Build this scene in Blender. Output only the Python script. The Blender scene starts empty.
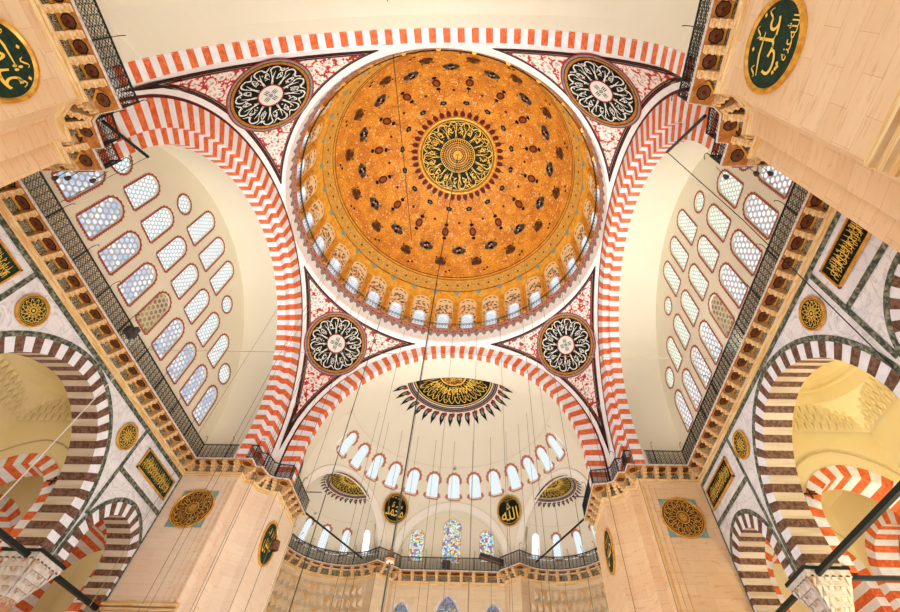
import bpy, bmesh, math, random
from math import sin, cos, pi, radians as rad, sqrt, atan2, acos, asin
from mathutils import Vector, Matrix
random.seed(7)
SC = bpy.context.scene
COL = SC.collection

# ------------------------------------------------------------------ camera
CAM = Vector((3.433, -16.909, 1.6))
yaw, pit, rol, FPX = -0.0581, 0.9614, 0.0492, 440.36
F = Vector((sin(yaw) * cos(pit), cos(yaw) * cos(pit), sin(pit)))
Rv = Vector((cos(yaw), -sin(yaw), 0)); Uv = Rv.cross(F)
R2 = Rv * cos(rol) + Uv * sin(rol); U2 = -Rv * sin(rol) + Uv * cos(rol)
cd = bpy.data.cameras.new('camera'); cam = bpy.data.objects.new('camera', cd); COL.objects.link(cam)
mw = Matrix((R2, U2, -F)).transposed().to_4x4(); mw.translation = CAM; cam.matrix_world = mw
cd.sensor_width = 36; cd.lens = FPX / 900 * 36; cd.shift_x = -22.96 / 900; cd.shift_y = -23.99 / 900
cd.clip_end = 300
SC.camera = cam
# ------------------------------------------------------------------ world, lamps, exposure
W = bpy.data.worlds.new('world'); SC.world = W; W.use_nodes = True
W.node_tree.nodes['Background'].inputs[0].default_value = (0.86, 0.93, 1.0, 1)
W.node_tree.nodes['Background'].inputs[1].default_value = 1.5
SC.view_settings.view_transform = 'Standard'; SC.view_settings.look = 'None'
SC.view_settings.gamma = 1; SC.view_settings.use_curve_mapping = False
SC.view_settings.exposure = 0.0
SC.cycles.max_bounces = 6; SC.cycles.diffuse_bounces = 4; SC.cycles.sample_clamp_indirect = 6
def lamp(kind, name, loc, power, col, size=1.0, to=None, size_y=None):
    l = bpy.data.lights.new(name, kind); l.energy = power; l.color = col
    if kind == 'AREA':
        l.shape = 'DISK' if size_y is None else 'RECTANGLE'; l.size = size
        if size_y: l.size_y = size_y
    else: l.shadow_soft_size = size
    o = bpy.data.objects.new(name, l); COL.objects.link(o); o.location = loc
    if to is not None:
        o.rotation_euler = (Vector(to) - Vector(loc)).to_track_quat('-Z', 'Y').to_euler()
    return o
WARM = (1.0, 0.87, 0.68)
# the ring chandeliers hang a few metres above the carpet; their light goes up into the vaults
def up(name, loc, power, col, size, to, spread=180, sy=None):
    o = lamp('AREA', name, loc, power, col, size, to, sy); o.data.spread = rad(spread); return o
up('ring_chandelier_light', (0, 0, 4.0), 3900, (0.98, 0.98, 0.98), 15, (0, 0, 50))
up('dome_fill_light', (0, 0, 5.0), 1500, (1.0, 0.96, 0.90), 9, (0, 0, 50), 70)  # added narrow upward fill to brighten the dome, not a second chandelier
up('apse_chandelier_light', (0, 17, 4.0), 1550, (0.99, 0.98, 0.95), 10, (0, 20, 50))
up('entrance_chandelier_light', (1.5, -21, 3.0), 850, (1.0, 0.96, 0.90), 8, (0, -14, 50))
for s in (-1, 1):
    up('aisle_lamp_light', (s * 22.3, 0.5, 4.0), 1150 if s > 0 else 170, (1.0, 0.88, 0.56) if s > 0 else (1, .72, .40), 4, (s * 22.3, 2, 30))
    up('aisle_lamp_light', (s * 22.3, 9.0, 4.0), 300 if s > 0 else 110, (1.0, 0.86, 0.6), 3, (s * 22.3, 9, 30))
    up('vault_fill_strip', (s * 17.1, 0, 19.5), 1350 if s > 0 else 520, (1.0, 0.99, 0.95), 0.35, (s * 11.5, 0, 30), 120, 18)  # added light strip to brighten the side vaults, not one of the gallery's floodlights

# ------------------------------------------------------------------ node helper
class S:
    def __init__(s, nt, k): s.nt, s.k = nt, k
    def _m(s, op, *a, clamp=False):
        n = s.nt.nodes.new('ShaderNodeMath'); n.operation = op; n.use_clamp = clamp
        for i, x in enumerate((s,) + a):
            if isinstance(x, S): s.nt.links.new(x.k, n.inputs[i])
            else: n.inputs[i].default_value = x
        return S(s.nt, n.outputs[0])
    def __add__(s, o): return s._m('ADD', o)
    def __sub__(s, o): return s._m('SUBTRACT', o)
    def __mul__(s, o): return s._m('MULTIPLY', o)
    def __truediv__(s, o): return s._m('DIVIDE', o)
    def lt(s, o): return s._m('LESS_THAN', o)
    def gt(s, o): return s._m('GREATER_THAN', o)
    def fract(s): return s._m('FRACT')
    def abs(s): return s._m('ABSOLUTE')
    def sqrt(s): return s._m('SQRT')
    def mn(s, o): return s._m('MINIMUM', o)
    def sm(s, a, b):
        n = s.nt.nodes.new('ShaderNodeMapRange'); n.interpolation_type = 'SMOOTHSTEP'
        s.nt.links.new(s.k, n.inputs[0]); n.inputs[1].default_value = a; n.inputs[2].default_value = b
        return S(s.nt, n.outputs[0])
class NT:
    def __init__(s, name, rough=.6, metal=0.0, spec=.3):
        s.m = bpy.data.materials.new(name); s.m.use_nodes = True; s.nt = s.m.node_tree
        s.b = s.nt.nodes['Principled BSDF']; s.b.inputs['Roughness'].default_value = rough; s.b.inputs['Metallic'].default_value = metal
        s.b.inputs['Specular IOR Level'].default_value = spec
    def co(s, kind='Object', scale=(1, 1, 1), rot=(0, 0, 0)):
        t = s.nt.nodes.new('ShaderNodeTexCoord'); m = s.nt.nodes.new('ShaderNodeMapping')
        m.inputs['Scale'].default_value = scale; m.inputs['Rotation'].default_value = rot
        s.nt.links.new(t.outputs[kind], m.inputs[0]); return m.outputs[0]
    def xyz(s, v):
        n = s.nt.nodes.new('ShaderNodeSeparateXYZ'); s.nt.links.new(v, n.inputs[0]); return [S(s.nt, o) for o in n.outputs]
    def noise(s, v, sc, det=3, rough=.55, dist=0):
        n = s.nt.nodes.new('ShaderNodeTexNoise'); s.nt.links.new(v, n.inputs['Vector']); n.inputs['Scale'].default_value = sc
        n.inputs['Detail'].default_value = det; n.inputs['Roughness'].default_value = rough; n.inputs['Distortion'].default_value = dist
        return S(s.nt, n.outputs[0])
    def vor(s, v, sc, feat='F1', rnd=1.0, out='Distance'):
        n = s.nt.nodes.new('ShaderNodeTexVoronoi'); n.feature = feat; s.nt.links.new(v, n.inputs['Vector'])
        n.inputs['Scale'].default_value = sc; n.inputs['Randomness'].default_value = rnd
        return S(s.nt, n.outputs[out])
    def mix(s, f, a, b):
        n = s.nt.nodes.new('ShaderNodeMix'); n.data_type = 'RGBA'
        s.nt.links.new(f.k, n.inputs[0])
        for i, x in ((6, a), (7, b)):
            if isinstance(x, S): s.nt.links.new(x.k, n.inputs[i])
            else: n.inputs[i].default_value = (*x, 1)
        return S(s.nt, n.outputs[2])
    def ramp(s, f, stops, const=False):
        n = s.nt.nodes.new('ShaderNodeValToRGB'); s.nt.links.new(f.k, n.inputs[0]); e = n.color_ramp.elements
        if const: n.color_ramp.interpolation = 'CONSTANT'
        while len(e) < len(stops): e.new(0.5)
        for i, (p, c) in enumerate(stops): e[i].position = p; e[i].color = (*c, 1)
        return S(s.nt, n.outputs[0])
    def col(s, c):
        if isinstance(c, S): s.nt.links.new(c.k, s.b.inputs['Base Color'])
        else: s.b.inputs['Base Color'].default_value = (*c, 1)
        return s
    def emit(s, c, k):
        if isinstance(c, S): s.nt.links.new(c.k, s.b.inputs['Emission Color'])
        else: s.b.inputs['Emission Color'].default_value = (*c, 1)
        s.b.inputs['Emission Strength'].default_value = k; return s
    def bump(s, h, k=.3, d=.02):
        n = s.nt.nodes.new('ShaderNodeBump'); n.inputs['Strength'].default_value = k; n.inputs['Distance'].default_value = d
        s.nt.links.new(h.k, n.inputs['Height']); s.nt.links.new(n.outputs[0], s.b.inputs['Normal']); return s
MT = {}
def simple(name, c, c2=None, sc=2.0, rough=.6, metal=0, stretch=(1, 1, 1), det=4, lo=.35, hi=.65, bump=0, spec=.3, rot=(0, 0, 0), dist=0):
    n = NT(name, rough, metal, spec)
    if c2 is None: n.col(c)
    else:
        f = n.noise(n.co(scale=stretch, rot=rot), sc, det, dist=dist)
        n.col(n.mix(f.sm(lo, hi), c, c2))
        if bump: n.bump(f, bump)
    MT[name] = n.m; return n.m
simple('plaster', (.84, .78, .62), (.86, .80, .65), .25, .75)
simple('plaster_tymp', (.74, .68, .52), (.77, .71, .55), .3, .8)
simple('plaster_aisle', (.90, .76, .42), (.92, .80, .48), .3, .5)
simple('plaster_pale', (.90, .86, .76), rough=.7)
simple('plaster_line', (.62, .48, .26), rough=.8)
simple('red_stone', (.86, .22, .07), (.68, .11, .03), 3.5, .55, det=8, dist=1.2)
simple('white_stone', (.90, .93, .97), (.80, .83, .88), 2.5, .5, det=6)
simple('brown_stone', (.11, .050, .028), (.22, .12, .08), 6, .6, det=10, lo=.4, hi=.6)
simple('tan_stone', (.72, .62, .48), (.58, .47, .33), 1.2, .6, det=6, stretch=(.3, .3, 3))
simple('moulding_gilt', (.88, .68, .38), (.72, .42, .14), 3, .5, stretch=(.3, .3, 6))
simple('ring_orange', (.55, .20, .02), (.38, .12, .015), 5, .7)
simple('moulding_white', (.91, .90, .89), (.85, .83, .80), 2, .6)
simple('green_stone', (.035, .06, .045), (.30, .31, .22), 5, .35, det=12, lo=.42, hi=.66, dist=.5)
simple('gold', (.85, .45, .06), (.62, .27, .02), 4, .32, .35, spec=.6)
simple('gold_paint', (.88, .50, .08), (.74, .34, .03), 2, .5)
simple('gold_letter', (.95, .62, .10), rough=.4)
simple('black_paint', (.006, .008, .006), (.014, .018, .012), 5, .9, spec=.1)
simple('green_paint', (.010, .042, .022), (.006, .024, .012), 5, .8)
simple('white_paint', (.72, .71, .64), rough=.6)
simple('red_paint', (.42, .022, .02), (.30, .012, .015), 6, .6)
simple('dark_red_paint', (.13, .008, .008), (.075, .006, .006), 6, .6)
simple('rust_paint', (.30, .095, .015), (.20, .05, .009), 6, .6)
simple('brown_paint', (.045, .018, .007), (.10, .038, .012), 7, .6)
simple('grey_paint', (.30, .30, .26), (.18, .2, .18), 7, .6)
simple('blue_paint', (.10, .19, .21), (.03, .08, .07), 6, .6)
simple('pink_paint', (.75, .30, .24), rough=.6)
simple('teal_stone', (.17, .33, .31), (.28, .43, .38), 5, .5)
simple('roundel_green', (.006, .022, .012), (.004, .012, .007), 5, .8)
simple('iron', (.012, .022, .022), rough=.45, metal=.3)
simple('iron_blue', (.02, .045, .06), rough=.4, metal=.3)
simple('wire', (.20, .15, .09), rough=.6)
simple('wire_dark', (.03, .035, .03), rough=.6)
simple('wire_light', (.75, .72, .62), rough=.5)
simple('bracket_stone', (.88, .66, .36), (.66, .34, .09), 6, .6, stretch=(1, 1, 3), det=5)
simple('slab_orange', (.62, .27, .06), (.44, .15, .03), 4, .55)
simple('slab_edge', (.74, .68, .58), (.52, .46, .38), 9, .6)
simple('capital_marble', (.82, .77, .70), (.66, .58, .48), 4, .6)
simple('capital_gilt', (.50, .22, .07), (.75, .62, .48), 9, .6)
simple('shaft_stone', (.62, .33, .17), (.50, .24, .12), 3, .4)
simple('carpet', (.35, .06, .05), (.22, .05, .04), 3, .9)
simple('dark_lamp', (.05, .045, .04), rough=.5)
simple('lamp_face', (.22, .12, .08), rough=.4)
simple('wood_dark', (.10, .045, .02), (.2, .1, .05), 4, .6)
simple('frame_red', (.40, .10, .06), (.30, .06, .04), 9, .7)
simple('frame_rose', (.62, .26, .18), (.45, .13, .08), 14, .7)

def blocks(name, c, c2, c3, bw=1.5, bh=.62, rough=.55):
    n = NT(name, rough, spec=.35)
    t = n.nt.nodes.new('ShaderNodeTexBrick'); n.nt.links.new(n.co('UV'), t.inputs['Vector'])
    t.inputs['Scale'].default_value = 1; t.inputs['Brick Width'].default_value = bw; t.inputs['Row Height'].default_value = bh
    t.inputs['Mortar Size'].default_value = .005; t.inputs['Mortar Smooth'].default_value = .4
    t.inputs['Color1'].default_value = (*c, 1); t.inputs['Color2'].default_value = (*c2, 1); t.inputs['Mortar'].default_value = (*c3, 1)
    v = n.co('UV', (.5, 3, 1)); f = n.noise(v, 2.2, 9, .65, .3).sm(.52, .74)
    f2 = n.noise(n.co('UV', (.25, 1.2, 1)), 1.0, 6, .6, .5).sm(.35, .7)
    n.col(n.mix(f * .6, n.mix(f2 * .45, S(n.nt, t.outputs[0]), c2), c3)); n.bump(f, .15, .01); MT[name] = n.m
blocks('stone_block', (.86, .62, .37), (.80, .54, .30), (.50, .25, .10))
blocks('stone_block_lit', (.90, .74, .56), (.84, .65, .47), (.66, .43, .26))  # same pier stone, with the left apse pier's light put into a paler colour
blocks('stone_apse', (.83, .68, .46), (.76, .58, .36), (.55, .34, .16))
# marble cladding
n = NT('marble', .3, spec=.4)
v = n.co('UV', (1, 1, 1), (0, 0, .7)); f = n.noise(v, .8, 6, .6, 1.6); g = (f - .5).abs().sm(0.0, .035)
f2 = n.noise(n.co('UV', (.4, 3, 1), (0, 0, .9)), .7, 3)
n.col(n.mix(g, (.60, .61, .66), n.mix(f2.sm(.35, .65), (.76, .76, .79), (.86, .86, .86)))); MT['marble'] = n.m
# hexagonal plaster lattice with round glass
def hexmat(name, glass, glass2, lat, k, sc):
    n = NT(name, .5); u, w, _ = n.xyz(n.co('UV'))
    def d(ox, oy):
        a = ((u * sc + ox).fract() - .5); b = ((w * (sc / 1.732) + oy).fract() - .5) * 1.732
        return (a * a + b * b).sqrt()
    dd = d(0, 0).mn(d(.5, .5)); m = dd.lt(.36)
    cell = n.noise(n.co('UV'), 1.3, 2)
    g = n.mix(cell.sm(.38, .62), glass, glass2)
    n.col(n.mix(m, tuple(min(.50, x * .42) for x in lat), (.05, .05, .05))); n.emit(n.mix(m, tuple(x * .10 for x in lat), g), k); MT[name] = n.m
hexmat('lattice_left', (.42, .60, .92), (.92, .98, 1.08), (1.0, 1.0, .94), 1.0, 2.7)
hexmat('lattice_right', (.80, .92, .98), (1.05, 1.08, 1.08), (1.1, 1.0, 1.0), 1.0, 2.7)
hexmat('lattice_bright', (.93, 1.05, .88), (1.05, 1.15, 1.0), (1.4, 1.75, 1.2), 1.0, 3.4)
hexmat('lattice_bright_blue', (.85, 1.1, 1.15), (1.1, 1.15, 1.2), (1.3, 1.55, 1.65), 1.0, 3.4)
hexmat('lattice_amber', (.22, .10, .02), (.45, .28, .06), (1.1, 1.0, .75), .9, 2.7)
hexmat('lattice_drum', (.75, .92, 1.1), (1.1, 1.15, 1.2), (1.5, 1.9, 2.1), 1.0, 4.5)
# leaded clear glass
n = NT('leaded_glass', .5); u, w, _ = n.xyz(n.co('UV'))
a = ((u * 5 + w * 4).fract() - .5).abs(); b = ((u * 5 - w * 4).fract() - .5).abs(); m = a.mn(b).lt(.12)
n.col((.05, .05, .05)); n.emit(n.mix(m, (1.0, 1.05, 1.08), (.50, .66, .70)), 1.0); MT['leaded_glass'] = n.m
# stained glass
n = NT('stained_glass', .4); vv = n.co('UV'); c = n.vor(vv, 5.5, out='Color'); d = n.vor(vv, 5.5, 'DISTANCE_TO_EDGE')
x, y, z = n.xyz(c.k)
pal = n.ramp(x, [(0, (.75, .95, 1)), (.2, (.9, .65, .1)), (.34, (.55, .9, .95)), (.5, (.85, .95, .9)), (.62, (.35, .1, .55)), (.72, (.1, .5, .75)), (.82, (.95, .85, .35)), (.92, (.75, .1, .2))], True)
n.col((.05, .05, .05)); n.emit(n.mix(d.lt(.045), pal, (.05, .12, .10)), 1.0); MT['stained_glass'] = n.m
n = NT('stained_dark', .4); vv = n.co('UV'); c = n.vor(vv, 6, out='Color'); d = n.vor(vv, 6, 'DISTANCE_TO_EDGE')
x, y, z = n.xyz(c.k)
pal = n.ramp(x, [(0, (.25, .35, .55)), (.25, (.6, .35, .1)), (.4, (.3, .4, .5)), (.6, (.45, .35, .5)), (.8, (.8, .7, .45)), (.93, (.1, .2, .4))], True)
n.col((.05, .05, .05)); n.emit(n.mix(d.lt(.06), pal, (.02, .03, .03)), .7); MT['stained_dark'] = n.m
# painted floral field of the pendentives
n = NT('floral_red', .6); vv = n.co(scale=(1, 1, 1)); d = n.vor(vv, 2.3); w = n.noise(vv, 6.0, 2, .5, .8); d = d + (w - .5) * .35
d2 = n.vor(vv, 5.2)
base = n.ramp(d, [(0, (.10, .11, .09)), (.16, (.70, .66, .56)), (.24, (.28, .26, .22)), (.32, (.88, .86, .80)), (.56, (.80, .62, .54)), (.64, (.55, .07, .04)), (.74, (.42, .03, .025))])
n.col(n.mix(d2.lt(.36) * d.gt(.34), base, (.88, .86, .80))); MT['floral_red'] = n.m
# arabesque gold of the dome
n = NT('dome_gold', .6); vv = n.co(); w = n.noise(vv, .75, 3, .5, 2.5); s1 = ((w * 13).fract() - .5).abs()
fine = n.noise(vv, 1.9, 3, .6, 2.2); sp = ((fine * 7).fract() - .5).abs()
c0 = n.mix(n.noise(vv, .8, 3).sm(.38, .62), (.80, .34, .018), (.58, .19, .010))
c1 = n.mix(s1.lt(.10), c0, (.86, .46, .13)); c2 = n.mix(sp.lt(.10), c1, (.34, .07, .008))
c3 = n.mix(n.vor(vv, 1.9).lt(.2), c2, (.84, .50, .24)); n.col(c3); MT['dome_gold'] = n.m
# band of fine gold scrollwork
n = NT('band_gold', .6); vv = n.co(); d = n.vor(vv, 4.2); n.col(n.ramp(d, [(0, (.30, .10, .02)), (.14, (.74, .44, .08)), (.36, (.70, .38, .06)), (.48, (.40, .18, .03)), (.56, (.72, .43, .10))])); MT['band_gold'] = n.m
n = NT('flower_niche', .6); vv = n.co(); d = n.vor(vv, 3.6); cc_ = n.vor(vv, 3.6, out='Color'); x, y, z = n.xyz(cc_.k)
sp = n.ramp(x, [(0, (.09, .12, .12)), (.3, (.62, .16, .07)), (.55, (.16, .10, .05)), (.75, (.66, .30, .16)), (.9, (.25, .35, .32))], True)
n.col(n.mix(d.lt(.50), (.88, .70, .38), sp)); MT['flower_niche'] = n.m
n = NT('niche_cream', .65); n.col(n.mix(n.noise(n.co(), 1, 2), (.90, .76, .42), (.86, .68, .34))); MT['niche_cream'] = n.m
# black and white scroll paint
def scroll(name, a, b, sc, th=.28):
    n = NT(name, .6); vv = n.co(); w = n.noise(vv, sc, 2, .5, 2.0); s1 = ((w * 9).fract() - .5).abs(); n.col(n.mix(s1.lt(th), a, b)); MT[name] = n.m
scroll('scroll_black', (.58, .48, .30), (.03, .025, .02), 3.2)
scroll('scroll_red', (.22, .02, .02), (.10, .09, .07), 3.0)
scroll('scroll_gold', (.86, .50, .07), (.012, .02, .012), 4.0, .33)
scroll('ring_pattern', (.52, .46, .36), (.34, .04, .03), 3.0, .30)
n = NT('panel_red', .55); vv = n.co(); d = n.vor(vv, 13); n.col(n.ramp(d, [(0, (.42, .18, .04)), (.28, (.05, .015, .008)), (.55, (.17, .06, .02))])); MT['panel_red'] = n.m

# ------------------------------------------------------------------ mesh helper
class MB:
    def __init__(s, mats='plaster'):
        s.v, s.f, s.m, s.uv = [], [], [], {}
        s.mats = [mats] if isinstance(mats, str) else list(mats)
    def mi(s, m):
        if isinstance(m, int): return m
        if m not in s.mats: s.mats.append(m)
        return s.mats.index(m)
    def face(s, pts, m=0, uv=None):
        i = len(s.v); s.v.extend([tuple(p) for p in pts]); s.f.append(tuple(range(i, i + len(pts)))); s.m.append(s.mi(m))
        if uv: s.uv[len(s.f) - 1] = uv
    def grid(s, fn, us, vs, m=0, uvf=None):
        i = len(s.v); nu, nv = len(us), len(vs); m = s.mi(m)
        for u in us:
            for w in vs: s.v.append(tuple(fn(u, w)))
        for a in range(nu - 1):
            for b in range(nv - 1):
                s.f.append((i + a * nv + b, i + a * nv + b + 1, i + (a + 1) * nv + b + 1, i + (a + 1) * nv + b)); s.m.append(m)
                if uvf: s.uv[len(s.f) - 1] = [uvf(us[a], vs[b]), uvf(us[a], vs[b + 1]), uvf(us[a + 1], vs[b + 1]), uvf(us[a + 1], vs[b])]
    def box(s, c, sz, m=0, mat=None):
        x, y, z = (q / 2 for q in sz); P = [Vector((i * x, j * y, k * z)) for i in (-1, 1) for j in (-1, 1) for k in (-1, 1)]
        P = [(mat @ p if mat else p) + Vector(c) for p in P]; i = len(s.v); s.v.extend([tuple(p) for p in P]); mi = s.mi(m)
        for f in ((0, 1, 3, 2), (4, 6, 7, 5), (0, 4, 5, 1), (2, 3, 7, 6), (0, 2, 6, 4), (1, 5, 7, 3)):
            s.f.append(tuple(i + k for k in f)); s.m.append(mi)
    def tube(s, pts, r, n=6, m=0, cap=True):
        pts = [Vector(p) for p in pts]; i0 = len(s.v); mi = s.mi(m); k = len(pts)
        rr = r if isinstance(r, (list, tuple)) else [r] * k
        for j, p in enumerate(pts):
            d = (pts[min(j + 1, k - 1)] - pts[max(j - 1, 0)]).normalized()
            a = d.cross(Vector((0, 0, 1))); a = a.normalized() if a.length > 1e-3 else Vector((1, 0, 0)); b = d.cross(a)
            for q in range(n): t = 2 * pi * q / n; s.v.append(tuple(p + (a * cos(t) + b * sin(t)) * rr[j]))
        for j in range(k - 1):
            for q in range(n):
                s.f.append((i0 + j * n + q, i0 + j * n + (q + 1) % n, i0 + (j + 1) * n + (q + 1) % n, i0 + (j + 1) * n + q)); s.m.append(mi)
        if cap:
            s.f.append(tuple(i0 + q for q in range(n))); s.m.append(mi); s.f.append(tuple(i0 + (k - 1) * n + q for q in range(n))); s.m.append(mi)
    def lathe(s, prof, c=(0, 0, 0), n=24, m=0, a0=0, a1=2 * pi):
        s.grid(lambda a, k: (c[0] + prof[k][0] * sin(a), c[1] + prof[k][0] * cos(a), c[2] + prof[k][1]), [a0 + (a1 - a0) * i / n for i in range(n + 1)], list(range(len(prof))), m)
    def prism(s, poly, z0, z1, m=0, fn=None, top=True):
        fn = fn or (lambda x, y, z: (x, y, z)); k = len(poly)
        for i in range(k):
            a, b = poly[i], poly[(i + 1) % k]; s.face([fn(*a, z0), fn(*b, z0), fn(*b, z1), fn(*a, z1)], m)
        if top: s.face([fn(*p, z0) for p in poly], m); s.face([fn(*p, z1) for p in poly], m)
    def build(s, name, parent=None, smooth=False, merge=False, mods=None):
        me = bpy.data.meshes.new(name); me.from_pydata(s.v, [], s.f); 
        for q in s.mats: me.materials.append(MT[q])
        me.polygons.foreach_set('material_index', s.m)
        uvl = me.uv_layers.new(name='UV'); data = [0.0] * (2 * len(me.loops))
        for p in me.polygons:
            g = s.uv.get(p.index)
            nx, ny, nz = (abs(q) for q in p.normal)
            for j, li in enumerate(p.loop_indices):
                if g: u = g[j]
                else:
                    c = me.vertices[me.loops[li].vertex_index].co
                    u = (c.y, c.z) if nx >= ny and nx >= nz else ((c.x, c.z) if ny >= nz else (c.x, c.y))
                data[2 * li] = u[0]; data[2 * li + 1] = u[1]
        uvl.data.foreach_set('uv', data)
        if merge:
            bm = bmesh.new(); bm.from_mesh(me); bmesh.ops.remove_doubles(bm, verts=bm.verts, dist=1e-4); bm.to_mesh(me); bm.free()
        if smooth: me.polygons.foreach_set('use_smooth', [True] * len(me.polygons))
        return link(name, me, parent)
def link(name, data, parent=None):
    o = bpy.data.objects.new(name, data); COL.objects.link(o)
    if parent is not None: o.parent = parent; o.matrix_parent_inverse = Matrix.Translation(-parent.location)
    return o
def tag(o, label=None, cat=None, group=None, kind=None):
    if label: o['label'] = label
    if cat: o['category'] = cat
    if group: o['group'] = group
    if kind: o['kind'] = kind
    return o
def thing(name, label, cat, loc=(0, 0, 0), group=None, kind=None):
    o = bpy.data.objects.new(name, None); o.location = loc; COL.objects.link(o); o.empty_display_size = .3
    return tag(o, label, cat, group, kind)
def lin(a, b, n): return [a + (b - a) * i / n for i in range(n + 1)]
# glyph outlines, flat and centred
_GC = {}
def glyph(t):
    if t in _GC: return _GC[t]
    c = bpy.data.curves.new('g', 'FONT'); c.body = t; c.resolution_u = 3
    o = bpy.data.objects.new('g', c); COL.objects.link(o); bpy.context.view_layer.update()
    me = bpy.data.meshes.new_from_object(o.evaluated_get(bpy.context.evaluated_depsgraph_get()))
    P = [(q.co.x, q.co.y) for q in me.vertices]; Fs = [tuple(p.vertices) for p in me.polygons]
    bpy.data.objects.remove(o); bpy.data.curves.remove(c); bpy.data.meshes.remove(me)
    x0, x1 = min(p[0] for p in P), max(p[0] for p in P); y0, y1 = min(p[1] for p in P), max(p[1] for p in P)
    _GC[t] = ([(p[0] - (x0 + x1) / 2, p[1] - (y0 + y1) / 2) for p in P], Fs, x1 - x0, y1 - y0); return _GC[t]
def put_glyph(mb, t, fn, cx, cy, w=None, h=None, m=0, rot=0, keep=True):
    P, Fs, gw, gh = glyph(t)
    sx = (w / gw) if w else h / gh; sy = (h / gh) if h else sx
    i = len(mb.v); mi = mb.mi(m); c, s_ = cos(rot), sin(rot)
    for x, y in P:
        x, y = x * sx, y * sy; mb.v.append(tuple(fn(cx + x * c - y * s_, cy + x * s_ + y * c)))
    for f in Fs: mb.f.append(tuple(i + k for k in f)); mb.m.append(mi)
def stroke(mb, fn, pts, w, m=0, taper=True):
    # a brush stroke: a ribbon along 2D points, thick in the middle
    k = len(pts); L, Rr = [], []
    for j, (x, y) in enumerate(pts):
        a = pts[max(j - 1, 0)]; b = pts[min(j + 1, k - 1)]; dx, dy = b[0] - a[0], b[1] - a[1]; l = sqrt(dx * dx + dy * dy) or 1
        t = j / (k - 1); ww = w * (.35 + .65 * sin(pi * min(1, t * 1.15))) / 2 if taper else w / 2
        L.append((x - dy / l * ww, y + dx / l * ww)); Rr.append((x + dy / l * ww, y - dx / l * ww))
    for j in range(k - 1): mb.face([fn(*L[j]), fn(*L[j + 1]), fn(*Rr[j + 1]), fn(*Rr[j])], m)
def disc(mb, fn, r0, r1, m=0, n=48, cx=0, cy=0, rings=1, a0=0, a1=2 * pi):
    mb.grid(lambda a, r: fn(cx + r * sin(a), cy + r * cos(a)), lin(a0, a1, n), lin(r0, r1, rings), m)
def polar_word(mb, fn, t, a, r0, r1, da, m):
    P, Fs, gw, gh = glyph(t); i = len(mb.v); mi = mb.mi(m)
    for x, y in P:
        th = a + x / gw * da; r = (r0 + r1) / 2 + y / gh * (r1 - r0); mb.v.append(tuple(fn(r * sin(th), r * cos(th))))
    for f in Fs: mb.f.append(tuple(i + k for k in f)); mb.m.append(mi)
def radial_script(mb, fn, r0, r1, n, m, w, dots=None, seed=1, words=True):
    # radial inscription: tall crossing shafts towards the centre, looped letters along the rim
    rg = random.Random(seed); P = lambda a, r: (r * sin(a), r * cos(a)); st = 2 * pi / n; D = r1 - r0
    for k in range(n):
        a = k * st
        stroke(mb, fn, [P(a + st * .28 * (1 - t) - .06 * st, r0 + D * .02 + t * D * .62) for t in lin(0, 1, 4)], w, m)
        stroke(mb, fn, [P(a - st * .22 * (1 - t) + .22 * st, r0 + D * .02 + t * D * .70) for t in lin(0, 1, 4)], w, m)
        c0 = P(a + st * .18, r0 + D * .74); rr = D * .20
        stroke(mb, fn, [(c0[0] + rr * sin(q + a) * (1 + .25 * sin(q)), c0[1] + rr * cos(q + a)) for q in lin(-2.4, 1.9, 12)], w * 1.25, m)
        stroke(mb, fn, [P(a + st * (.35 + .55 * t), r1 - D * (.06 + .20 * sin(t * pi) ** 2)) for t in lin(0, 1, 8)], w * 1.2, m)
        stroke(mb, fn, [P(a + st * (.45 + .4 * t), r0 + D * (.38 + .28 * sin(t * 3))) for t in lin(0, 1, 6)], w, m)
        if words: polar_word(mb, fn, ['\uFEA3', '\uFECB', '\uFEEB', '\uFEDC'][k % 4], a + st * .62, r0 + D * .30, r0 + D * .58, st * .42, m)
        for q in range(3):
            aa, r = a + st * rg.random(), r0 + D * rg.uniform(.15, .92); p = P(aa, r); e = w * .75
            mb.face([fn(p[0] - e, p[1]), fn(p[0], p[1] + e), fn(p[0] + e, p[1]), fn(p[0], p[1] - e)], dots if (dots and q == 0) else m)
BASM, ALLAH, MUHD = '\uFDFD', '\uFDF2', '\uFDF4'

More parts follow.
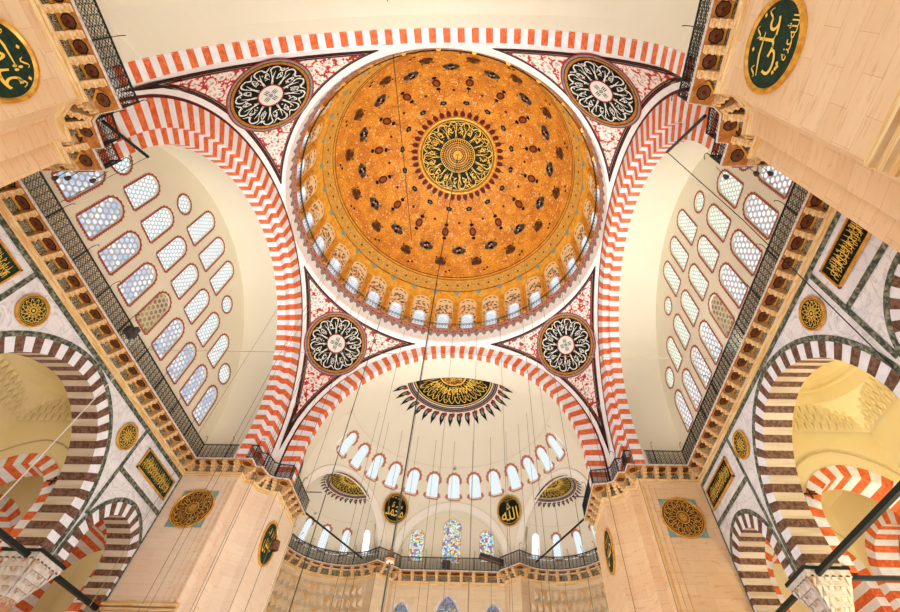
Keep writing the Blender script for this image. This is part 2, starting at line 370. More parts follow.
# ------------------------------------------------------------------ shared outlines
def arc_pt(w, zs, e, t):
    # pointed two-centred arch; t in [-1, 1] runs from the left springing over the crown to the right one
    sg = 1 if t > 0 else -1; R = w + e; ph = acos(e / R) * (1 - abs(t)) if e > 0 else pi / 2 * (1 - abs(t))
    return sg * (R * cos(ph) - e) if abs(t) > 1e-9 else 0.0, zs + R * sin(ph)
def arch(mb, fr, wi, wo, zs, e, d0, d1, n, ma, mb_, leg=None, face=True, soffit=True, back=False, outer=False):
    # wedge stones in two alternating colours; fr(s, d, z) gives the point in the place
    ts = [-1 + 2 * i / (2 * n + 1) for i in range(2 * n + 2)]
    for i in range(2 * n + 1):
        m = ma if (i % 2 == n % 2) else mb_
        seg = [ts[i], (ts[i] + ts[i + 1]) / 2, ts[i + 1]] if n < 20 else [ts[i], ts[i + 1]]
        for ta, tb in zip(seg, seg[1:]):
            a, b = arc_pt(wi, zs, e, ta), arc_pt(wi, zs, e, tb); c, d = arc_pt(wo, zs, e, tb), arc_pt(wo, zs, e, ta)
            if face: mb.face([fr(a[0], d0, a[1]), fr(b[0], d0, b[1]), fr(c[0], d0, c[1]), fr(d[0], d0, d[1])], m)
            if back: mb.face([fr(a[0], d1, a[1]), fr(b[0], d1, b[1]), fr(c[0], d1, c[1]), fr(d[0], d1, d[1])], m)
            if soffit: mb.face([fr(a[0], d0, a[1]), fr(b[0], d0, b[1]), fr(b[0], d1, b[1]), fr(a[0], d1, a[1])], m)
            if outer: mb.face([fr(c[0], d0, c[1]), fr(d[0], d0, d[1]), fr(d[0], d1, d[1]), fr(c[0], d1, c[1])], m)
    if leg is not None:
        h = wi * pi / 2 / (n + .5); z = zs; k = 0
        while z > leg + 1e-6:
            z1 = max(leg, z - h); m = mb_ if (k % 2 == 0) == (n % 2 == n % 2 and (0 == n % 2)) else ma
            m = (ma if (k + 1 + n) % 2 == n % 2 else mb_) if n % 2 == 0 else (ma if k % 2 == 1 else mb_)
            m = (mb_ if (0 % 2 == n % 2) else ma) if k % 2 == 0 else (ma if (0 % 2 == n % 2) else mb_)
            for s in (-1, 1):
                if face: mb.face([fr(s * wi, d0, z), fr(s * wo, d0, z), fr(s * wo, d0, z1), fr(s * wi, d0, z1)], m)
                if back: mb.face([fr(s * wi, d1, z), fr(s * wo, d1, z), fr(s * wo, d1, z1), fr(s * wi, d1, z1)], m)
                if soffit: mb.face([fr(s * wi, d0, z), fr(s * wi, d1, z), fr(s * wi, d1, z1), fr(s * wi, d0, z1)], m)
            z = z1; k += 1
def arch_strip(mb, fr, wi, wo, zs, e, d, n, m, leg=None, t0=-1, t1=1, d2=None):
    ts = lin(t0, t1, n)
    for ta, tb in zip(ts, ts[1:]):
        a, b = arc_pt(wi, zs, e, ta), arc_pt(wi, zs, e, tb); c, q = arc_pt(wo, zs, e, tb), arc_pt(wo, zs, e, ta)
        mb.face([fr(a[0], d, a[1]), fr(b[0], d, b[1]), fr(c[0], d, c[1]), fr(q[0], d, q[1])], m)
        if d2 is not None: mb.face([fr(a[0], d, a[1]), fr(b[0], d, b[1]), fr(b[0], d2, b[1]), fr(a[0], d2, a[1])], m); mb.face([fr(c[0], d, c[1]), fr(q[0], d, q[1]), fr(q[0], d2, q[1]), fr(c[0], d2, c[1])], m)
    if leg is not None:
        for s in (-1, 1): mb.face([fr(s * wi, d, zs), fr(s * wo, d, zs), fr(s * wo, d, leg), fr(s * wi, d, leg)], m)
SY = 1.023; ZC = 21.6; AX, AY = 13.0, 13.3
side_fr = lambda sg: (lambda s, d, z: (sg * (AX + d), s * SY, z))
front_fr = lambda sg: (lambda s, d, z: (s, sg * (AY + d), z))

# ------------------------------------------------------------------ the setting: floor, side walls, vaults
mb = MB('carpet'); mb.face([(-30, -28, 0), (30, -28, 0), (30, 34, 0), (-30, 34, 0)]); tag(mb.build('floor'), 'red carpeted prayer hall floor', 'floor', kind='structure')

PLAN = [(11.97, 17.8), (11.65, 17.8), (11.65, 13.45), (12.25, 13.35), (12.95, 12.8), (13.07, 12.0), (13.6, 11.95), (13.6, 11.1), (17.6, 11.1)]
def zlow(y):
    lo = 10.85
    for c, wo, zs, e in ((0, 5.4, 12.05, .3), (8.7, 2.7, 12.0, .12), (-8.7, 2.7, 12.0, .12)):
        q = abs(y - c)
        if q < wo - .02: R = wo - .02 + e; lo = max(lo, zs + sqrt(max(0, R * R - (q + e) ** 2)))
    return lo
for s, nm in ((-1, 'left'), (1, 'right')):
    wall = MB('marble'); ys = lin(-11.2, 11.2, 224)
    for a, b in zip(ys, ys[1:]):
        X = s * 17.6; wall.face([(X, a, zlow(a)), (X, b, zlow(b)), (X, b, 18.5), (X, a, 18.5)])
        X = s * 19.1; wall.face([(X, a, zlow(a)), (X, b, zlow(b)), (X, b, 24), (X, a, 24)], 'plaster_aisle')
    wall.face([(s * 17.6, -11.2, 18.4), (s * 17.6, 11.2, 18.4), (s * 17.6, 11.2, 19.3), (s * 17.6, -11.2, 19.3)], 'scroll_black')
    w = wall.build('wall_' + nm); tag(w, 'veined white marble wall above the %s aisle arches, under the long gallery' % nm, 'wall', kind='structure')
    # dark green stone strips let into the marble
    st = MB('green_stone'); X = s * 17.58
    def strip(y0, y1, z0, z1): st.face([(X, y0, z0), (X, y1, z0), (X, y1, z1), (X, y0, z1)])
    strip(-11.1, 11.1, 18.02, 18.4)
    for q in (-1, 1):
        strip(q * 5.72, q * 5.97, 13.0, 18.02); strip(q * 5.97, q * 11.0, 15.5, 15.78); strip(q * 10.95, q * 11.12, 9, 18.02)
    fr = lambda a, d, z: (X, a, z); arch_strip(st, fr, 5.42, 5.68, 12.05, .3, 0, 60, 0, 10.85)
    for c in (-8.7, 8.7):
        fr2 = lambda a, d, z, c=c: (X - s * .005, a + c, z); arch_strip(st, fr2, 2.72, 2.96, 12.0, .12, 0, 40, 0, 10.85)
    st.build('inlaid_strip', w)
    # tympanum wall over the gallery, pierced by its windows
ROW1 = [(k * 2.19, 21.25, 1.3, 2.82) for k in range(-4, 5)]
ROW2 = [(k * 2.19, 24.8, 1.3, 2.62) for k in range(-3, 4)]
ROW3 = [(k * 2.19, 28.2, 1.3, 3.05) for k in range(-1, 2)]
CIRC = [(-8.65, 25.5, .72), (8.65, 25.5, .72), (-4.35, 28.9, .62), (4.35, 28.9, .62)]
def win_outline(cy, z0, w, h, n=16, g=0.0):
    r = w / 2 + g; zc = z0 + h - w / 2
    P = [(cy - r, z0 - g)] + [(cy - r * cos(t), zc + r * sin(t)) for t in lin(0, pi, n)] + [(cy + r, z0 - g)]
    return P
def circ_outline(cy, cz, r, n=24, g=0.0): return [(cy + (r + g) * cos(2 * pi * i / n), cz + (r + g) * sin(2 * pi * i / n)) for i in range(n)]
def fill2d(outer, holes):
    c = bpy.data.curves.new('f', 'CURVE'); c.dimensions = '2D'; c.fill_mode = 'BOTH'
    for P in [outer] + holes:
        sp = c.splines.new('POLY'); sp.points.add(len(P) - 1); sp.use_cyclic_u = True
        for i, p in enumerate(P): sp.points[i].co = (p[0], p[1], 0, 1)
    o = bpy.data.objects.new('f', c); COL.objects.link(o); bpy.context.view_layer.update()
    me = bpy.data.meshes.new_from_object(o.evaluated_get(bpy.context.evaluated_depsgraph_get()))
    V = [(q.co.x, q.co.y) for q in me.vertices]; Fs = [tuple(p.vertices) for p in me.polygons]
    bpy.data.objects.remove(o); bpy.data.curves.remove(c); bpy.data.meshes.remove(me); return V, Fs
HOLES = [win_outline(*r) for r in ROW1 + ROW2 + ROW3] + [circ_outline(*c) for c in CIRC]
tymp_outer = [(-11.3, 19.2)] + [(11.1 * SY * sin(t), ZC + 11.1 * cos(t)) for t in lin(-pi / 2, pi / 2, 60)] + [(11.3, 19.2)]
TV, TF = fill2d(tymp_outer, HOLES)
def scallop(mb, P, fn, w0, w1, m, closed=False, step=.17, amp=.07):
    # border with a toothed outer edge round an outline
    k = len(P); Q = []
    for i in range(k if closed else k - 1):
        a, b = P[i], P[(i + 1) % k]; l = sqrt((b[0] - a[0]) ** 2 + (b[1] - a[1]) ** 2); n = max(1, round(l / (step / 2)))
        for j in range(n): Q.append((a[0] + (b[0] - a[0]) * j / n, a[1] + (b[1] - a[1]) * j / n))
    if not closed:
        Q.append(P[-1]); a, b = P[-1], P[0]; l = abs(b[0] - a[0]); n = max(2, round(l / (step / 2)))
        for j in range(1, n): Q.append((a[0] + (b[0] - a[0]) * j / n, a[1] + (b[1] - a[1]) * j / n))
    k = len(Q); cx = sum(p[0] for p in Q) / k; cz = sum(p[1] for p in Q) / k; O = []; I = []
    for i in range(k):
        a, b = Q[i - 1], Q[(i + 1) % k]; dx, dy = b[0] - a[0], b[1] - a[1]; l = sqrt(dx * dx + dy * dy) or 1; nx, ny = dy / l, -dx / l
        if nx * (Q[i][0] - cx) + ny * (Q[i][1] - cz) < 0: nx, ny = -nx, -ny
        g = w1 + (amp if i % 2 else 0); O.append((Q[i][0] + nx * g, Q[i][1] + ny * g)); I.append((Q[i][0] + nx * w0, Q[i][1] + ny * w0))
    for i in range(k):
        j = (i + 1) % k; mb.face([fn(*I[i]), fn(*I[j]), fn(*O[j]), fn(*O[i])], m)
WN = [0]
def window_plane(P, fn, closed, glass, label, group, depth=.12, cat='window', border=(0.0, .1), pc=None, jamb='plaster_tymp'):
    # fn(a, b, d): outline coordinates a, b and depth d behind the wall face
    WN[0] += 1; fr = MB('frame_red'); scallop(fr, P, lambda a, b: fn(a, b, -.02), *border, 0, closed)
    k = len(P)
    for i in range(k):
        a, b = P[i], P[(i + 1) % k]; fr.face([fn(*a, 0), fn(*b, 0), fn(*b, depth), fn(*a, depth)], jamb)
    o = tag(fr.build('window_%d' % WN[0]), label, cat, group, 'structure')
    pn = MB(glass); c = (sum(p[0] for p in P) / k, sum(p[1] for p in P) / k)
    for i in range(k):
        a, b = P[i], P[(i + 1) % k]; pn.face([fn(*a, depth), fn(*b, depth), fn(*c, depth)], 0, [a, b, c])
    pn.build('lattice_pane', o); return o
ORD = ['first', 'second', 'third', 'fourth', 'fifth', 'sixth', 'seventh', 'eighth', 'ninth', 'tenth', 'eleventh', 'twelfth', 'thirteenth', 'fourteenth', 'fifteenth', 'sixteenth']
for s, nm in ((-1, 'left'), (1, 'right')):
    t = MB('plaster_tymp'); X = s * 17.4
    t.v = [(X, p[0], p[1]) for p in TV]; t.f = list(TF); t.m = [0] * len(TF)
    tag(t.build('wall_upper_' + nm), 'cream arched wall full of windows above the %s gallery' % nm, 'wall', kind='structure')
    fn = lambda a, b, d: (X + s * d, a, b)
    for i, r in enumerate(ROW1):
        g = 'lattice_amber' if i == 4 else 'lattice_' + nm
        lb = ('amber backlit lattice window, middle of the lowest row of the %s arched wall' % nm) if i == 4 else 'large arched lattice window, %s from the apse end in the lowest row of the %s arched wall' % (ORD[8 - i], nm)
        window_plane(win_outline(*r), fn, False, g, lb, 'lowest row windows of the %s arched wall' % nm)
    for i, r in enumerate(ROW2): window_plane(win_outline(*r), fn, False, 'lattice_bright' if s > 0 else 'lattice_bright_blue', 'bright arched window, %s from the apse end in the middle row of the %s arched wall' % (ORD[6 - i], nm), 'middle row windows of the %s arched wall' % nm)
    for i, r in enumerate(ROW3): window_plane(win_outline(*r), fn, False, 'lattice_bright' if s > 0 else 'lattice_bright_blue', 'narrow arched window, %s from the apse end in the top row of the %s arched wall' % (ORD[2 - i], nm), 'top row windows of the %s arched wall' % nm)
    for i, c in enumerate(CIRC):
        window_plane(circ_outline(*c), fn, True, 'lattice_bright' if s > 0 else 'lattice_bright_blue', 'small round window %s, %s end of the %s arched wall' % ('beside the top row' if i > 1 else 'beside the middle row', 'apse' if i % 2 else 'entrance', nm), 'round windows of the %s arched wall' % nm)
    # deep plaster vault between the banded arch and the pierced wall
    v = MB('plaster'); prof = [(1.1, 10.05), (1.9, 10.5), (3.0, 10.85), (4.0, 10.95), (4.4, 10.9)]
    def vf(a, k):
        if abs(a) > pi / 2: return (s * (AX + prof[k][0]), (1 if a > 0 else -1) * prof[k][1] * SY, ZC - (abs(a) - pi / 2) * 8)
        return (s * (AX + prof[k][0]), prof[k][1] * sin(a) * SY, ZC + prof[k][1] * cos(a))
    v.grid(vf, [-pi / 2 - .3] + lin(-pi / 2, pi / 2, 64) + [pi / 2 + .3], list(range(5)))
    tag(v.build('ceiling_vault_' + nm, smooth=True, merge=True), 'smooth cream barrel vault inside the %s striped arch' % nm, 'vault', kind='structure')
    # banded great arch
    g = thing('great_arch', 'stepped red and white striped great arch framing the %s window wall' % nm, 'arch', (s * 13, 0, 19.3), 'great arches under the main dome')
    m1 = MB(['red_stone', 'white_stone']); fr = side_fr(s)
    arch(m1, fr, 10.85, 12.25, ZC, 0, 0, .4, 38, 0, 1, 19.3); m1.build('outer_voussoir_band', g)
    m2 = MB(['red_stone', 'white_stone']); arch(m2, fr, 10.05, 10.85, ZC, 0, .4, 1.1, 38, 0, 1, 19.3); m2.build('inner_voussoir_band', g)
    m3 = MB('dark_red_paint'); arch_strip(m3, fr, 12.24, 12.40, ZC, 0, -.03, 96, 0, 19.3, d2=.05); m3.build('edge_line', g)
    m4 = MB('moulding_white'); arch_strip(m4, fr, 12.40, 12.54, ZC, 0, -.03, 96, 0, None, d2=.1); m4.build('hood_moulding', g)
for s, nm in ((1, 'apse'), (-1, 'entrance')):
    g = thing('great_arch', 'red and white striped great arch opening to the %s half dome' % nm, 'arch', (0, s * 13.3, 19.3), 'great arches under the main dome')
    dy = 0 if s > 0 else .2; ZF = ZC + (.24 if s > 0 else 0)
    fr = (lambda a, d, z, s=s, dy=dy: (a, s * (AY + dy + d), z)); wi = 10.95 if s > 0 else 11.0
    m1 = MB(['red_stone', 'white_stone']); arch(m1, fr, wi, 12.25, ZF, 0, 0, .65 if s > 0 else .8, 38, 0, 1, 19.3); m1.build('voussoir_band', g)
    m3 = MB('dark_red_paint'); arch_strip(m3, fr, 12.24, 12.40, ZF, 0, -.03, 96, 0, 19.3, d2=.05); m3.build('edge_line', g)
    m4 = MB('moulding_white'); arch_strip(m4, fr, 12.40, 12.54, ZF, 0, -.03, 96, 0, None, d2=.1); m4.build('hood_moulding', g)

# ------------------------------------------------------------------ pendentives on an ellipsoid (13, 13.3) with centre z 21.6
RS = 17.97
def pend_pt(sx, sy, el, az, off=0.0):
    r = RS - off; return (sx * r * cos(el) * sin(az), sy * r * cos(el) * cos(az) * SY, ZC + r * sin(el))
EL1 = asin(12.4 / RS)
def pend_map(sx, sy):
    # chart round the middle of the pendentive: a runs across (metres), b upward
    e0 = asin(9.85 / RS); c = Vector((cos(e0) * sin(pi / 4), cos(e0) * cos(pi / 4), sin(e0))); ta = Vector((cos(pi / 4), -sin(pi / 4), 0)); tb = ta.cross(c) * -1
    if tb.z < 0: tb = -tb
    def fn(a, b, off=.05):
        r = sqrt(a * a + b * b); d = c if r < 1e-9 else (c * cos(r / RS) + (ta * (a / r) + tb * (b / r)) * sin(r / RS))
        d = d * (RS - off); return (sx * d.x, sy * d.y * SY, ZC + d.z)
    return fn
PN = {(-1, 1): 'left, apse side', (1, 1): 'right, apse side', (-1, -1): 'left, entrance side', (1, -1): 'right, entrance side'}
for (sx, sy), nm in PN.items():
    g = thing('pendentive', 'floral painted curved triangle with a calligraphy roundel, ' + nm + ' of the main dome', 'pendentive', (sx * 11, sy * 11, 30), 'pendentives of the main dome')
    def edge_el(az, inset=0.0):
        # lowest elevation at this azimuth, where the ellipsoid meets the arch planes
        m = max(sin(az), cos(az)); x = (13.0 - inset) / RS / m
        return acos(min(1, x)) if x < 1 else 0.0
    def surf(mb, i0, i1, m, off, aL=0.0, top0=None, na=72):
        # region between insets i0 and i1 along the two arch edges
        pass
    AZ = lin(rad(2), rad(88), 90)
    def region(inset_side, inset_top):
        tl = asin((12.4 - inset_top) / RS); R_ = []
        for az in AZ:
            lo = edge_el(az, inset_side) if inset_side > 0 else edge_el(az); lo = max(lo, .0)
            if lo < tl: R_.append((az, lo, tl))
        return R_
    def fillreg(mb, reg, m, off, nv=14):
        for (a, l0, t0), (b, l1, t1) in zip(reg, reg[1:]):
            for k in range(nv):
                mb.face([pend_pt(sx, sy, l0 + (t0 - l0) * k / nv, a, off), pend_pt(sx, sy, l1 + (t1 - l1) * k / nv, b, off), pend_pt(sx, sy, l1 + (t1 - l1) * (k + 1) / nv, b, off), pend_pt(sx, sy, l0 + (t0 - l0) * (k + 1) / nv, a, off)], m)
    base = MB('moulding_white'); fillreg(base, region(0, -.0), 0, 0); base.build('plaster_border', g, smooth=True, merge=True)
    for ins, m, off, pn in ((.27, 'black_paint', .02, 'outer_black_border_line'), (.31, 'dark_red_paint', .028, 'red_border_line'), (.37, 'black_paint', .036, 'black_border_line'), (.42, 'grey_paint', .044, 'grey_border_line'), (.45, 'black_paint', .052, 'inner_black_border_line'), (.48, 'red_paint', .06, 'inner_red_border_line'), (.52, 'floral_red', .068, 'painted_field')):
        q = MB(m); fillreg(q, region(ins, ins * .8), 0, off); q.build(pn, g, smooth=True, merge=True)
    fn0 = pend_map(sx, sy); R0 = 2.95
    md = MB('red_paint'); disc(md, lambda a, b: fn0(a, b, .09), 0, R0, 0, 64, rings=6)
    disc(md, lambda a, b: fn0(a, b, .10), R0 - .24, R0 - .10, 'grey_paint', 64); disc(md, lambda a, b: fn0(a, b, .10), R0 - .54, R0 - .29, 'ring_orange', 64)
    disc(md, lambda a, b: fn0(a, b, .11), 0, R0 - .48, 'black_paint', 64, rings=6)
    disc(md, lambda a, b: fn0(a, b, .115), R0 - .29, R0 - .24, 'black_paint', 64)
    md.build('roundel_ground', g)
    ml = MB('white_paint'); radial_script(ml, lambda a, b: fn0(a, b, .14),   .88, R0 - .52, 12, 0, .088, 'pink_paint', seed=3)
    disc(ml, lambda a, b: fn0(a, b, .14), .80, .88, 'red_paint', 40); disc(ml, lambda a, b: fn0(a, b, .14), 0, .80, 'white_paint', 40)
    for k in range(4):
        for q in (-.12, 0, .12):
            aa = k * pi / 2 + .2; stroke(ml, lambda a, b: fn0(a, b, .15), [(sin(aa) * r + q * cos(aa), cos(aa) * r - q * sin(aa)) for r in lin(.18, .58, 3)], .07, 'black_paint')
    disc(ml, lambda a, b: fn0(a, b, .15), 0, .16, 'grey_paint', 12); ml.build('calligraphy', g)
    # white foot strip under the triangle
    ft = MB('moulding_white'); ft.face([(sx * 12.98, sy * 12.4 * SY, 19.3), (sx * 12.4, sy * 12.98 * SY, 19.3), (sx * 12.4, sy * 12.98 * SY, 21.9), (sx * 12.98, sy * 12.4 * SY, 21.9)]); ft.build('foot', g)

# ------------------------------------------------------------------ main dome
D = thing('main_dome', 'huge orange painted central dome with a ring of windows at its foot', 'dome', (0, 0, 34))
ring = MB('moulding_white')
ring.lathe([(13.75, 33.7), (13.05, 33.9), (13.10, 34.3), (12.99, 34.9), (12.98, 35.2)], n=128); ring.build('white_cornice', D, smooth=True, merge=True)
ring = MB('ring_pattern'); ring.lathe([(12.96, 35.15), (12.88, 35.4), (12.91, 35.5), (12.80, 35.78), (12.80, 35.86), (13.1, 35.86)], n=160)
for k in range(104):   # pointed lappets hanging from the patterned band onto the white cornice
    a = 2 * pi * k / 104; w = .27 / 13
    ring.face([(12.93 * sin(a - w), 12.93 * cos(a - w), 35.24), (12.93 * sin(a + w), 12.93 * cos(a + w), 35.24), (12.95 * sin(a + w * .7), 12.95 * cos(a + w * .7), 34.92), (12.98 * sin(a), 12.98 * cos(a), 34.7), (12.95 * sin(a - w * .7), 12.95 * cos(a - w * .7), 34.92)], 'grey_paint')
    ring.face([(12.83 * sin(a + x), 12.83 * cos(a + x), 35.38 + z) for x, z in ((-.011, 0), (.011, 0), (0, .25))], 'red_paint')
    ring.face([(12.76 * sin(a + x + .03), 12.76 * cos(a + x + .03), 35.6 + z) for x, z in ((-.006, 0), (.006, 0), (0, .16))], 'red_paint')
ring.build('patterned_cornice', D)
rl = MB('iron')
for z in (36.38, 36.2): rl.tube([(12.62 * sin(a), 12.62 * cos(a), z) for a in lin(0, 2 * pi, 128)], .035, 4, cap=False)
for k in range(256): a = 2 * pi * k / 256; rl.box((12.62 * sin(a), 12.62 * cos(a), 36.1), (.03, .03, .6), 0)
rl.build('railing', D)
Z0, RD = 38.35, 13.02
def dome_pt(az, z, off=0.0):
    if z <= Z0: r = RD - off; return (r * sin(az), r * cos(az), z)
    el = asin(min(1, (z - Z0) / RD)); r = RD - off; return (r * cos(el) * sin(az), r * cos(el) * cos(az), Z0 + r * sin(el))
def dome_el(az, s_, off=0.0):   # s_ = metres of arc above z 35.86
    if s_ < Z0 - 35.86: return ((RD - off) * sin(az), (RD - off) * cos(az), 35.86 + s_)
    el = (s_ - (Z0 - 35.86)) / RD; r = RD - off; return (r * cos(el) * sin(az), r * cos(el) * cos(az), Z0 + r * sin(el))
S_WB, S_ARC = .05, 5.55
sh = MB('dome_gold'); zs0 = Z0 - 35.86 + RD * asin(3.1 / RD)
sh.grid(lambda a, q: dome_el(a, q), lin(0, 2 * pi, 96), lin(5.6, zs0 + 1e-6 + RD * (pi / 2 - asin(3.1 / RD)), 30)); sh.build('painted_shell', D, smooth=True, merge=True)
bd = MB('band_gold'); sA, sB = 6.15, 7.65
bd.grid(lambda a, q: dome_el(a, q, .03), lin(0, 2 * pi, 128), lin(sA, sB, 4))
for q, w, m in ((sA, .10, 'gold_paint'), (sB, .07, 'rust_paint'), (sB + .16, .12, 'gold_paint'), (sB + .34, .07, 'brown_paint'), (sA - .1, .05, 'rust_paint'), (sB - .18, .06, 'gold_paint'), (sA + .22, .05, 'gold_paint')):
    bd.grid(lambda a, z: dome_el(a, z, .04), lin(0, 2 * pi, 128), [q, q + w], m)
for k in range(64):
    a = 2 * pi * k / 64; bd.face([dome_el(a + x / 12, (sA + sB) / 2 + y, .05) for x, y in ((-.13, 0), (-.06, .1), (.06, .1), (.13, 0), (.06, -.1), (-.06, -.1))], 'dark_red_paint')
bd.build('scroll_band', D, merge=True)
# arcade of 32 bays: gold frame, cream niche with flowers round each window
NB = 32; bw = 2 * pi / NB
def niche(w0, s0, s1, n=14):   # outline in (angle, arc height)
    rr = w0 * 12.6; c = s1 - rr
    return [(-w0, s0)] + [(-w0 * cos(t), c + rr * sin(t)) for t in lin(0, pi, n)] + [(w0, s0)]
ar = MB('gold_paint'); o1 = niche(bw * .40, 0, 5.15); hw = bw / 2
def rim(mb, P, s_top, off, m, az):
    # fills between an arch outline and its bay rectangle
    k = len(P)
    for i in range(k - 1):
        a, b = P[i], P[i + 1]
        def to_edge(p):
            if p[1] <= 5.15 - bw * .40 * 12.6 + 1e-6: return (-hw if p[0] < 0 else hw, p[1])
            t = (atan2(p[1] - (5.15 - bw * .4 * 12.6), p[0] * 12.6)); x = max(-1, min(1, cos(t) * 1.35)); return (hw * x, s_top if abs(x) < 1 else (5.15 - bw * .4 * 12.6) + (s_top - 5.15 + bw * .4 * 12.6) * min(1, sin(t) * 1.5))
        ea, eb = to_edge(a), to_edge(b)
        mb.face([dome_el(az + a[0], a[1], off), dome_el(az + b[0], b[1], off), dome_el(az + eb[0], eb[1], off), dome_el(az + ea[0], ea[1], off)], m)
w_in = niche(.043, .05, 2.5, 10)
ni = MB('niche_cream')
for k in range(NB):
    az = (k + .5) * bw
    rim(ar, o1, 5.9, .12, 'gold_paint', az)
    for i in range(len(o1) - 1):
        a, b = o1[i], o1[i + 1]; ar.face([dome_el(az + a[0], a[1], .12), dome_el(az + b[0], b[1], .12), dome_el(az + b[0], b[1], 0), dome_el(az + a[0], a[1], 0)], 'gold')
    o2 = niche(bw * .37, 0, 4.98)
    for i in range(len(o1) - 1):
        a, b, c, d = o1[i], o1[i + 1], o2[i + 1], o2[i]; ar.face([dome_el(az + q[0], q[1], .03) for q in (a, b, c, d)], 'gold_paint')
    for i in range(4, 12, 1):
        o3, o4 = niche(bw * .33, 0, 4.75), niche(bw * .30, 0, 4.62)
        if i % 3: ar.face([dome_el(az + q[0], q[1], .03) for q in (o3[i], o3[i + 1], o4[i + 1], o4[i])], 'red_paint')
    ar.face([dome_el(az + hw + x, 5.72 + y, .14) for x, y in ((-.035, .25), (.035, .25), (0, -.35))], 'teal_stone')
    # niche wall pierced for the window
    def loop(P, Q, off0, off1, m, nk=3):
        for i in range(len(P) - 1):
            for j in range(nk):
                L = lambda p, q, t: (p[0] + (q[0] - p[0]) * t, p[1] + (q[1] - p[1]) * t)
                a, b, c, d = L(P[i], Q[i], j / nk), L(P[i + 1], Q[i + 1], j / nk), L(P[i + 1], Q[i + 1], (j + 1) / nk), L(P[i], Q[i], (j + 1) / nk)
                ni.face([dome_el(az + q[0], q[1], off0) for q in (a, b, c, d)], m)
    o1n = niche(bw * .40, 0, 5.15, 14); fl = niche(bw * .35, .02, 4.15, 14); wn = niche(.043, .03, 2.5, 14)
    loop(fl, o1n, 0, 0, 'niche_cream'); loop(wn, fl, 0, 0, 'flower_niche')
    for i in range(len(wn) - 1):
        a, b = wn[i], wn[i + 1]; ni.face([dome_el(az + a[0], a[1], 0), dome_el(az + b[0], b[1], 0), dome_el(az + b[0], b[1], -.35), dome_el(az + a[0], a[1], -.35)], 'white_stone')
        w2 = niche(.05, .03, 2.6, 14); ni.face([dome_el(az + q[0], q[1], .03) for q in (wn[i], wn[i + 1], w2[i + 1], w2[i])], 'white_stone')
ar.build('gold_arcade', D); ni.build('flowered_niches', D)
for k in range(NB):
    az = (k + .5) * bw; wn = niche(.043, .03, 2.5, 14); pn = MB('lattice_drum')
    c = (0, 1.2)
    for i in range(len(wn)):
        a, b = wn[i], wn[(i + 1) % len(wn)]; pn.face([dome_el(az + q[0], q[1], -.33) for q in (a, b, c)], 0, [(a[0] * 12.6, a[1]), (b[0] * 12.6, b[1]), c])
    pn.build('window_pane', D)
    cl = MB('gold'); ac = k * bw
    cl.tube([dome_el(ac, q, .22) for q in (0, .35, .4, 3.2, 3.3, 3.75)], [.2, .2, .15, .13, .2, .26], 8); cl.build('gold_colonnette', D)
